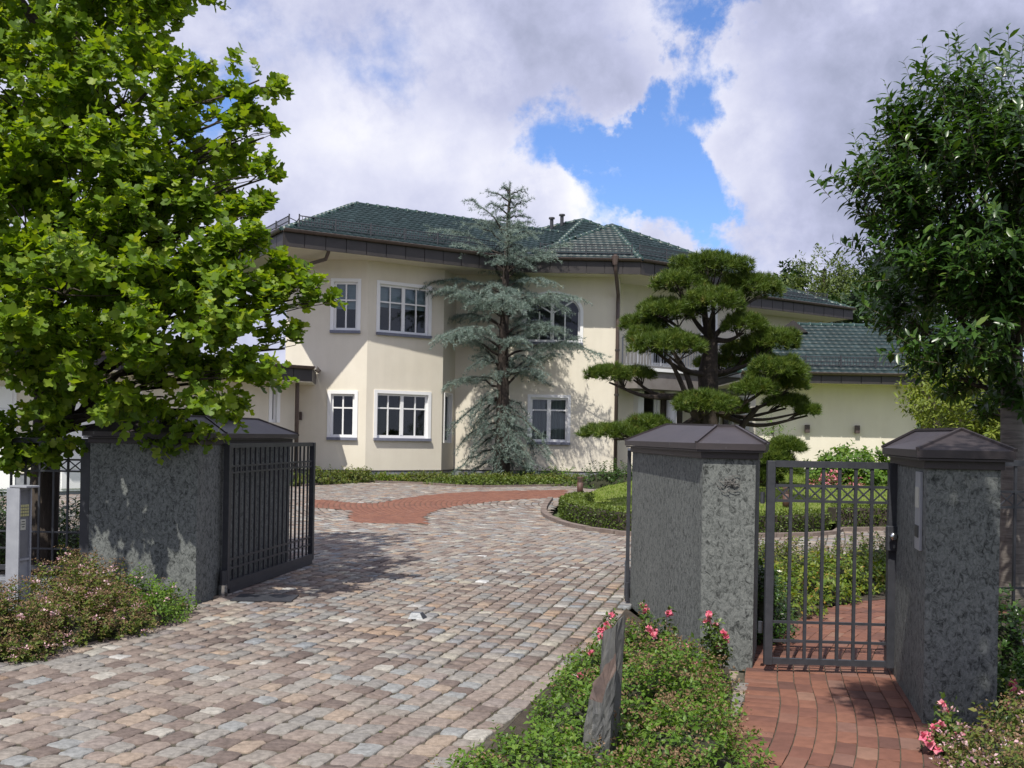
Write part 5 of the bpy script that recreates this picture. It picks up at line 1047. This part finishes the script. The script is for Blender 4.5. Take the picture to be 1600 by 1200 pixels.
hl = [(1.42, 22.9), (1.06, 21.3), (1.02, 20.3), (1.15, 19.2), (1.5, 18.1), (2.05, 17.3), (2.7, 16.95), (4.0, 17.3), (5.0, 17.7), (5.75, 18.4)]
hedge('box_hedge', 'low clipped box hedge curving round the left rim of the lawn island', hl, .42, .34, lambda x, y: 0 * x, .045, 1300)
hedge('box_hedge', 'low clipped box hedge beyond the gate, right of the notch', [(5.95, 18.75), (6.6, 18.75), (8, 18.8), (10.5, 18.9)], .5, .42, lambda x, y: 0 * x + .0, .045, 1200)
# lawn blades
n = 42000; xy = np.column_stack([rng.uniform(1.2, 13, n), rng.uniform(17, 31.5, n)]); xy = xy[inpoly(xy, lawn_poly)]; n = len(xy); T_ = np.column_stack([xy, zlawn(xy[:, 0], xy[:, 1]) - .005]); BL_ = ([(-.16, 0, 0), (.16, 0, 0), (0, 1, .2)], [(0, 1, 2)])
g = scatter(None, 'grass', BL_[0], BL_[1], frames(unit(rng.normal(0, .35, (n, 3)) + (0, 0, 1)), unit(rng.normal(0, 1, (n, 3))), rng.uniform(.04, .075, n)), T_, rng.uniform(0, .99, n), M['grass']); tag(g, 'short mown grass on the lawn island', 'grass')

def mound(root, blobs, tpl, mat, nl, tlen, leaf, dens, up=.8, spread=.9, core=True, name='foliage', jitter=.35, rr=None):
    """blobs: (x, y, z, rx, ry, rz); leafy hemispheroids"""
    tips = []; dirs = []; B = []; O = []
    for (x, y, z, rx, ry, rz) in blobs:
        n = int(dens * (rx * ry + (rx + ry) * rz)) + 6; d = unit(rng.normal(0, 1, (n, 3))); d[:, 2] = abs(d[:, 2]); f = rng.uniform(.55, 1, n)[:, None]; ph = rng.uniform(0, 6); lump = (1 + .14 * np.sin(d[:, 0] * 7 + ph) * np.cos(d[:, 1] * 6 + ph))[:, None]
        B.append(np.array((x, y, z)) + d * np.array((rx, ry, rz)) * f * lump - np.array([0, 0, tlen * .4])); O.append(d)
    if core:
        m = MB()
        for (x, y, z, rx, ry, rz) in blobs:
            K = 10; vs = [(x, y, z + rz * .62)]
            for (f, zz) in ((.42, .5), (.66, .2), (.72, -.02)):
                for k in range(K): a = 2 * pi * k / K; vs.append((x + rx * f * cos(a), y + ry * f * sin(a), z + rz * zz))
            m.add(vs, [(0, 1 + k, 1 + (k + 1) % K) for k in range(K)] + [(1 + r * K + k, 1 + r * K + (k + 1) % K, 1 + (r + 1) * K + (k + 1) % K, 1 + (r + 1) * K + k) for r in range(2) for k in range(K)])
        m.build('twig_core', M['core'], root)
    B = np.concatenate(B); O = np.concatenate(O); B[:, 2] = np.maximum(B[:, 2], .0)
    return leafy(root, B, O, tpl, mat, nl, tlen, leaf, up, spread, jitter, name, rr)
def heads(root, tips, D, k, size, mat, name, petals=5, w=.34, lift=.01):
    idx = rng.choice(len(tips), min(k, len(tips)), replace=False); v = []; f = []
    for i in range(petals):
        a = 2 * pi * i / petals; e = .45; c = np.array([cos(a) * cos(e), sin(e), sin(a) * cos(e)]); s = np.array([-sin(a), 0, cos(a)]); q = len(v); v += [(0, 0, 0), tuple(c * .6 + s * w), tuple(c), tuple(c * .6 - s * w)]; f += [(q, q + 1, q + 2), (q, q + 2, q + 3)]
    scatter(root, name, v, f, frames(unit(D[idx] + (0, 0, .8) + rng.normal(0, .3, (len(idx), 3))), unit(rng.normal(0, 1, (len(idx), 3))), size * rng.uniform(.6, 1.2, len(idx))), tips[idx] + D[idx] * lift, rng.uniform(0, .99, len(idx)), mat)
def cluster(root, tips, D, k, n, rad, size, mat, name):
    idx = rng.choice(len(tips), min(k, len(tips)), replace=False); I = np.repeat(idx, n); o = rng.normal(0, rad, (len(I), 3)) * (1, 1, .35); d = unit(o * 3 + (0, 0, rad * 2) + rng.normal(0, .02, o.shape))
    scatter(root, name, OVAL, OVAL_F, frames(d, unit(rng.normal(0, 1, o.shape)), size * rng.uniform(.6, 1.2, len(I))), tips[I] + o + (0, 0, .012), rng.uniform(0, .99, len(I)), mat)
def bush(name, label, cat, blobs, mat='spirea', nl=10, tlen=.13, leaf=.040, dens=420, brown=0, pink=0, pinkmat='palepink', **k):
    b = blobs[0]; root = empty(name, (b[0], b[1], 0), label, cat); t, D = mound(root, blobs, OV if k.pop('oval', True) else LA, M[mat], nl, tlen, leaf, dens, **k)
    if brown: cluster(root, t, D, brown, 14, .018, .017, M['head'], 'dry_flower_head')
    if pink: cluster(root, t, D, pink, 9, .014, .021, M[pinkmat], 'blossom')
    return root, t, D
# left front bed
bush('spirea_bush', 'brownish flowering spirea at the left edge in front of the intercom post', 'bush', [(-3.55, 7.30, .0, .30, .34, .46), (-4.1, 7.3, 0, .45, .4, .52), (-3.72, 7.15, 0, .26, .24, .40), (-3.42, 7.15, 0, .20, .2, .26)], brown=1000, pink=110, dens=640)
bush('spirea_bush', 'brownish flowering spirea with pale pink heads right of the intercom post', 'bush', [(-3.38, 8.15, 0, .34, .40, .46), (-3.28, 7.72, 0, .24, .30, .32), (-3.7, 8.75, 0, .45, .4, .50), (-3.08, 8.05, 0, .22, .3, .28)], brown=1000, pink=120, dens=640)
bush('green_bush', 'fresh green low bush at the foot of the left pillar', 'bush', [(-3.0, 8.5, 0, .24, .32, .25), (-2.97, 8.9, 0, .18, .22, .24), (-3.28, 9.0, 0, .30, .3, .34)], mat='fresh', brown=14, pink=14, dens=520)
# middle bed with the standing stone
bush('green_bush', 'leafy green ground cover left of the standing stone', 'bush', [(.12, 4.75, 0, .34, .38, .18), (.36, 5.6, 0, .22, .45, .20), (-.15, 4.1, 0, .4, .4, .16), (.28, 4.4, 0, .3, .35, .20), (.55, 6.4, 0, .25, .4, .22), (.2, 4.9, 0, .2, .25, .16), (.42, 6.1, 0, .14, .3, .13), (.75, 7.3, 0, .14, .35, .15), (.58, 6.9, 0, .12, .3, .13), (-.1, 4.6, 0, .16, .3, .1)], mat='fresh', brown=60, dens=560)
bush('green_bush', 'broad leafy green bush between the standing stone and the brick path', 'bush', [(.86, 5.0, 0, .36, .45, .26), (.82, 5.75, 0, .36, .45, .40), (1.0, 6.2, 0, .32, .45, .34), (.62, 4.45, 0, .38, .34, .14), (1.02, 5.55, 0, .22, .45, .24), (.9, 6.75, 0, .3, .3, .36), (1.2, 6.55, 0, .16, .2, .18)], mat='fresh', brown=700, dens=640)
def rose(label, base, stems, blooms, pm='pink', leaf=.042, thick=.005):
    root = empty('rose_bush', base, label, 'rose'); tb_ = []; td_ = []; tt_ = []; m = MB(); B = []; O = []
    for (tx, ty, tz) in stems:
        e = np.array((tx, ty, tz)); b = np.array(base) + rng.normal(0, .05, 3) * (1, 1, 0); mid = (b + e) / 2 + rng.normal(0, .03, 3); pp = catmull([b, mid, e], 5); m.tube(pp, list(np.linspace(thick, thick * .4, len(pp))), 5)
        for q in pp[4:]: 
            for _ in range(3): B.append(np.array(q)); O.append(unit(rng.normal(0, 1, 3)))
    m.build('stems', M['twig'], root); B, O = np.array(B), np.array(O); leafy(root, B, O, OV, M['roseleaf'], 4, .07, leaf, .3, .9, .4, tw=False)
    for (tx, ty, tz), k in zip(stems, blooms):
        for _ in range(k):
            c = np.array((tx, ty, tz)) + rng.normal(0, .022, 3) * (1, 1, .7) * (k > 1); n = 16; d = unit(rng.normal(0, 1, (n, 3)) + (0, -.3, .6)); r = rng.uniform(.022, .031)
            fl = scatter(root, 'bloom', [(0, 0, 0), (.5, .5, .1), (0, 1.1, .25), (-.5, .5, .1)], OVAL_F, frames(d, unit(rng.normal(0, 1, (n, 3))), np.full(n, r)), np.tile(c, (n, 1)), rng.uniform(0, .99, n) * .6 + rng.uniform(0, .35), M[pm], kind_stuff=False)
def rp(px, py, d): return tuple(P(px, py, d))
rose('pink rose bush with open blooms at the left foot of the middle pillar', (.98, 6.75, 0), [rp(1003, 953, 6.9), rp(1041, 963, 6.8), rp(1008, 955, 6.6), rp(1017, 988, 6.5), rp(1028, 992, 6.5), rp(1039, 1002, 6.5), rp(1071, 1011, 6.6), rp(1085, 1035, 6.5), rp(1060, 985, 6.8)], [3, 2, 1, 2, 2, 1, 1, 1, 0])
rose('pink rose bush leaning over the cobbles behind the standing stone', (.72, 6.55, 0), [rp(945, 985, 6.7), rp(957, 982, 6.7), rp(942, 990, 6.5), rp(955, 962, 6.8), rp(905, 1056, 6.0), rp(924, 1022, 6.3), rp(958, 998, 6.4)], [3, 2, 2, 1, 1, 1, 1])
rose('pink rose sprays in front of the middle pillar right of its seam', (1.35, 6.7, 0), [rp(1107, 965, 6.7), rp(1105, 972, 6.7), rp(1118, 977, 6.7), rp(1128, 1000, 6.6), rp(1134, 1003, 6.6), rp(1124, 1009, 6.6), rp(1095, 1000, 6.8)], [2, 1, 1, 2, 1, 1, 0])
# bed right of the path
bush('spirea_bush', 'pink flowering spirea with brown heads at the lower right corner', 'bush', [(2.72, 4.95, 0, .42, .42, .42), (3.2, 5.1, 0, .5, .5, .48), (2.38, 4.85, 0, .28, .3, .30), (2.35, 4.35, 0, .4, .35, .28)], mat='spirea', brown=700, pink=330, dens=640)
rose('bright pink rose spray at the brick path edge near the right pillar', (2.35, 5.25, 0), [rp(1452, 1155, 5.3), rp(1470, 1140, 5.3), rp(1462, 1160, 5.25), rp(1480, 1145, 5.3), rp(1472, 1100, 5.5), rp(1478, 1112, 5.5)], [4, 3, 3, 3, 1, 1])
rose('pink rose at the right edge beneath the dark fence', (3.2, 5.9, 0), [rp(1582, 1068, 5.9), rp(1593, 1085, 5.8), rp(1598, 1095, 5.8), rp(1585, 1098, 5.7)], [1, 3, 3, 2])
bush('dark_shrub', 'dark green shaded shrub below the right fence', 'shrub', [(3.35, 7.15, 0, .45, .4, .60), (4.0, 7.0, 0, .5, .45, .62), (3.3, 6.2, 0, .42, .5, .26), (2.95, 5.55, 0, .3, .3, .2)], mat='laurel', leaf=.05, dens=420)
# white-flowering rose behind the middle pillar and ground cover beyond the gate
r_, t, D = bush('rose_bush', 'white flowering shrub between the middle pillar and the small gate', 'rose', [(2.02, 8.3, 0, .22, .35, .75), (2.15, 8.75, 0, .25, .3, .55)], mat='laurel', leaf=.045, dens=420); heads(r_, t, D, 30, .024, M['whitepetal'], 'white_bloom')
cover = [(2.4, 9.55, .0, .5, .45, .34), (2.9, 10.4, 0, .6, .5, .36), (3.6, 11.1, 0, .6, .5, .38), (4.5, 11.55, 0, .7, .5, .38), (5.6, 11.9, 0, .8, .55, .36), (2.3, 10.6, 0, .5, .6, .36)]
bush('ground_cover', 'bright green and red-tinged ground cover edging the brick path beyond the gate', 'ground cover', cover, mat='coverred', leaf=.06, tlen=.12, nl=8, dens=420)
bush('ground_cover', 'duller olive ground cover behind the red-tinged edge beyond the gate', 'ground cover', [(3.2, 12.2, 0, .8, .6, .42), (4.6, 12.8, 0, .9, .6, .42), (6.1, 13.0, 0, .9, .6, .42), (2.6, 11.6, 0, .6, .7, .38), (7.4, 13, 0, .9, .8, .4)], mat='spirea', leaf=.05, tlen=.13, nl=8, dens=330, brown=200)
# shrubs behind the left fence
bush('dark_shrub', 'dark glossy shrub behind the left fence', 'shrub', [(-4.9, 11.6, 0, .55, .6, .72), (-5.6, 11.9, 0, .7, .6, .85), (-4.3, 11.2, 0, .4, .45, .66), (-6.4, 12, 0, .7, .6, .8)], mat='laurel', leaf=.07, nl=9, tlen=.16, dens=260, oval=False)
r_, t, D = bush('green_shrub', 'small yellow-green shrub low behind the left fence', 'shrub', [(-4.75, 10.75, 0, .38, .3, .48)], mat='fresh', leaf=.05, dens=260)
# plants along the house
def bed(label, name, px, py, d, rx, ry, rz, mat, leaf=.075, dens=120, **k):
    c = P(px, py, d); z = float(zyard(c[0], c[1])); return bush(name, label, 'bush', [(c[0], c[1], z, rx, ry, rz)] + k.pop('more', []), mat=mat, leaf=leaf, tlen=.16, nl=7, dens=dens, **k)
def mseg(px0, px1, d0, d1, n, ry, rz): 
    o = []
    for t in np.linspace(0, 1, n): c = P(px0 + (px1 - px0) * t, 760, d0 + (d1 - d0) * t); o.append((c[0], c[1], .12, .55, ry, rz * rng.uniform(.85, 1.15)))
    return o
bush('bedding_strip', 'low green cover under the left bay windows of the house', 'ground cover', mseg(488, 560, 28.9, 30.7, 5, .55, .42), mat='spirea', leaf=.07, tlen=.15, nl=8, dens=210)
bush('bedding_strip', 'yellowish low cover below the wide bay window', 'ground cover', mseg(572, 640, 31.0, 31.2, 5, .4, .26), mat='coverred', leaf=.07, tlen=.12, nl=8, dens=230)
bush('bedding_strip', 'long strip of low green cover at the foot of the blue cedar', 'ground cover', mseg(650, 905, 31.2, 31.2, 17, .6, .3), mat='spirea', leaf=.07, tlen=.14, nl=8, dens=210)
bush('bedding_strip', 'low green cover in front of the cedar along the kerb', 'ground cover', mseg(690, 880, 30.0, 30.7, 12, .5, .22), mat='hedge', leaf=.07, tlen=.12, nl=8, dens=220)
bed('small dark shrub against the plinth just right of the cedar', 'dark_shrub', 826, 752, 32.3, .5, .4, .55, 'laurel'); bed('rounded green shrub below the curtained window', 'green_shrub', 868, 752, 32.2, .6, .4, .6, 'fresh')
bed('sparse dark green shrub at the foot of the rain pipe', 'dark_shrub', 950, 765, 29.5, 1.1, .7, .75, 'laurel', more=[(P(985, 760, 29)[0], 29, .12, .8, .7, .8)]); 
w = empty('dwarf_pine', P(1210, 765, 26), 'low dark spreading pine behind the small gate', 'tree')
for (px, py, rx, ry) in ((1200, 715, 40, 26), (1228, 700, 30, 20), (1215, 735, 40, 22), (1190, 745, 30, 20)):
    c = P(px, py, 26); a, b = rx * 26 / 1600, ry * 26 / 1600; n = 650; d = unit(rng.normal(0, 1, (n, 3))); d[:, 2] = abs(d[:, 2]) - .25; scatter(w, 'needles', tvp, tfp, frames(unit(d + (0, 0, .7)), unit(rng.normal(0, 1, (n, 3))), rng.uniform(.13, .2, n)), c + d * (a, a, b) * rng.uniform(.6, 1, (n, 1)), rng.uniform(0, .9, n), M['pine'])
m = MB(); m.tube([P(1210, 775, 26), P(1212, 740, 26), P(1205, 715, 26)], [.1, .08, .04], 8); m.build('trunk', M['pinebark'], w)
sap = P(1208, 690, 27); root = empty('slender_sapling', P(1208, 760, 27), 'slender pale-leaved sapling before the low wing wall', 'plant'); b_, o_ = shell_points(sap, (.42, .4, .75), 60, .2, 1); leafy(root, b_, o_, LA, M['fresh'], 6, .22, .10, .6)
m = MB(); m.tube([P(1208, 770, 27), P(1208, 660, 27)], [.03, .012], 6); m.build('stem', M['twig'], root)
def big_shrub(name, label, cat, blobs, mat, leaf, dens, tl=.3, nl=9, tpl=OV, trunk=None, up=.5):
    c0 = P(*blobs[0][:3]); root = empty(name, (c0[0], c0[1], 0), label, cat); B = []; O = []
    for (px, py, d, r, ry) in blobs:
        c = P(px, py, d); a = r * d / 1600; b = ry * d / 1600; n = int(dens * a * b) + 20; q, o = shell_points(c, (a, a * .9, b), n, .5, .8); B.append(q); O.append(o)
    B = np.concatenate(B); leafy(root, B, np.concatenate(O), tpl, M[mat], nl, tl, leaf, up, .9, .4)
    if trunk:
        m = MB(); p0 = P(trunk[0], trunk[1], trunk[3]); p0[2] = 0; m.tube([p0, (p0 + P(trunk[0], trunk[2], trunk[3])) / 2 + (.1, 0, 0), P(trunk[0], trunk[2], trunk[3])], [trunk[4], trunk[4] * .7, trunk[4] * .3], 8); m.build('trunk', M['bark'], root)
    return root, B
r_, B = big_shrub('leafy_shrub', 'rounded green leafy shrub in front of the low wing, left of the right pillar', 'shrub', [(1335, 735, 27.5, 55, 30), (1300, 745, 27.2, 35, 25), (1375, 745, 27, 40, 35)], 'fresh', .16, 330, .3, 8)
for k, (px, py) in enumerate(((1283, 752), (1302, 757), (1334, 758), (1296, 742))):
    c = P(px, py, 26.5); root = empty('rose_bush', c, ['low pink roses at the left of the far flower clump', 'pale pink rose clump beside the leafy shrub', 'pink rose clump nearest the right pillar', 'upright pink rose among the far clump'][k], 'rose')
    b_, o_ = shell_points(c - (0, 0, .12), (.3, .25, .18), 60, .3, 1); t, D = leafy(root, b_, o_, OV, M['roseleaf'], 5, .12, .07, .6); cluster(root, t, D, 30, 12, .03, .05, M['pink'], 'blossom')
r_, B = big_shrub('yellow_green_shrub', 'tall yellow-green shrub right of the low wing, behind the banded trunk', 'shrub', [(1500, 640, 19, 60, 55), (1450, 625, 20, 32, 28), (1560, 640, 18, 75, 60), (1480, 590, 20, 50, 35), (1620, 640, 18, 80, 70), (1530, 740, 18.5, 70, 60), (1600, 800, 17, 70, 60)], 'lime', .13, 420, .35, 9, LA)
r_, B = big_shrub('garden_shrub', 'sunlit green shrub low behind the right fence', 'shrub', [(1590, 860, 13, 45, 70), (1640, 800, 13, 60, 60), (1575, 910, 12.5, 25, 50)], 'coverred', .08, 700, .2, 8)
# distant trees
r_, B = big_shrub('birch_tree', 'olive-green weeping birch rising behind the roofs', 'tree', [(1285, 425, 62, 38, 28), (1262, 450, 61, 36, 26), (1310, 450, 62, 30, 36), (1290, 480, 60, 55, 30)], 'birch', .30, 42, .9, 10, LA, (1288, 600, 420, 62, .35), up=-.4)
for k, (px, py, d, r, ry, lab) in enumerate(((1236, 438, 70, 14, 16, 'small dark round tree left of the weeping birch'), (1340, 445, 72, 45, 34, 'dark green tree right of the weeping birch'), (1385, 450, 66, 40, 45, 'dark tree directly behind the low wing roof'), (1430, 430, 74, 60, 55, 'tall dark tree behind the glossy tree'), (1335, 485, 58, 40, 20, 'low dark tree between house roof and low wing roof'), (1560, 470, 80, 110, 70, 'dark tree at the far right behind the banded trunk'))):
    big_shrub('forest_tree', lab, 'tree', [(px, py, d, r, ry), (px - r * .5, py + ry * .5, d - 1, r * .6, ry * .6), (px + r * .5, py + ry * .55, d + 1, r * .6, ry * .6)], 'forest', .42, 36, .8, 10, OV, (px, 640, py, d, .4))
r_, B = big_shrub('forest_tree', 'dark distant tree filling the gap left of the garage wing', 'tree', [(-60, 520, 45, 120, 90)], 'forest', .4, 30, .8, 9, OV, (-60, 700, 520, 45, .4))
hr = rng
m = MB(); 
n = 500; u = rng.uniform(0, 1, n); base = np.column_stack([14.5 + 45 * u, 40 + rng.uniform(0, 3, n), rng.uniform(.3, 5.5, n)]); root = empty('tall_hedge', (30, 41, 0), 'dark boundary hedge far behind the right fence', 'hedge'); leafy(root, base, unit(rng.normal(0, 1, (n, 3)) + (0, -1, 0)), OV, M['forest'], 14, 1.0, .5, .3, tw=False); m.box((14.5, 41.8, 0), (60, 43, 5)); m.build('twig_core', M['bark'], root)
root = empty('tall_hedge', (-25, 38, 0), 'dark boundary hedge far behind the left fence', 'hedge'); m = MB(); m.box((-45, 32.2, 0), (-17, 33, 3.6)); m.build('twig_core', M['bark'], root); n = 420; base = np.column_stack([rng.uniform(-45, -17, n), rng.uniform(31.4, 33, n), rng.uniform(.2, 3.8, n)]); leafy(root, base, unit(rng.normal(0, 1, (n, 3)) + (0, -1, 0)), OV, M['forest'], 14, .9, .4, .3, tw=False)

# weeds in the joints of the drive
n = 420; xy = np.column_stack([rng.uniform(-1.5, 1.2, n), rng.uniform(4.8, 14, n)]); edge = np.interp(xy[:, 1], [4.94, 6.43, 7.84, 9.7, 14], [-.19, .2, .66, 1.08, 1.9]); xy[:, 0] = edge - np.abs(rng.exponential(.45, n)) - .02
T_ = np.column_stack([xy, np.full(n, -.012)]); n = len(T_); tw_, tfw = tuft_tpl(7, .5, .10, 12, .6)
tag(scatter(None, 'weeds', tw_, tfw, frames(unit(rng.normal(0, .2, (n, 3)) + (0, 0, 1)), unit(rng.normal(0, 1, (n, 3))), rng.uniform(.010, .024, n)), T_, rng.uniform(0, .9, n), M['grass']), 'tiny weeds growing in the cobble joints', 'weeds')
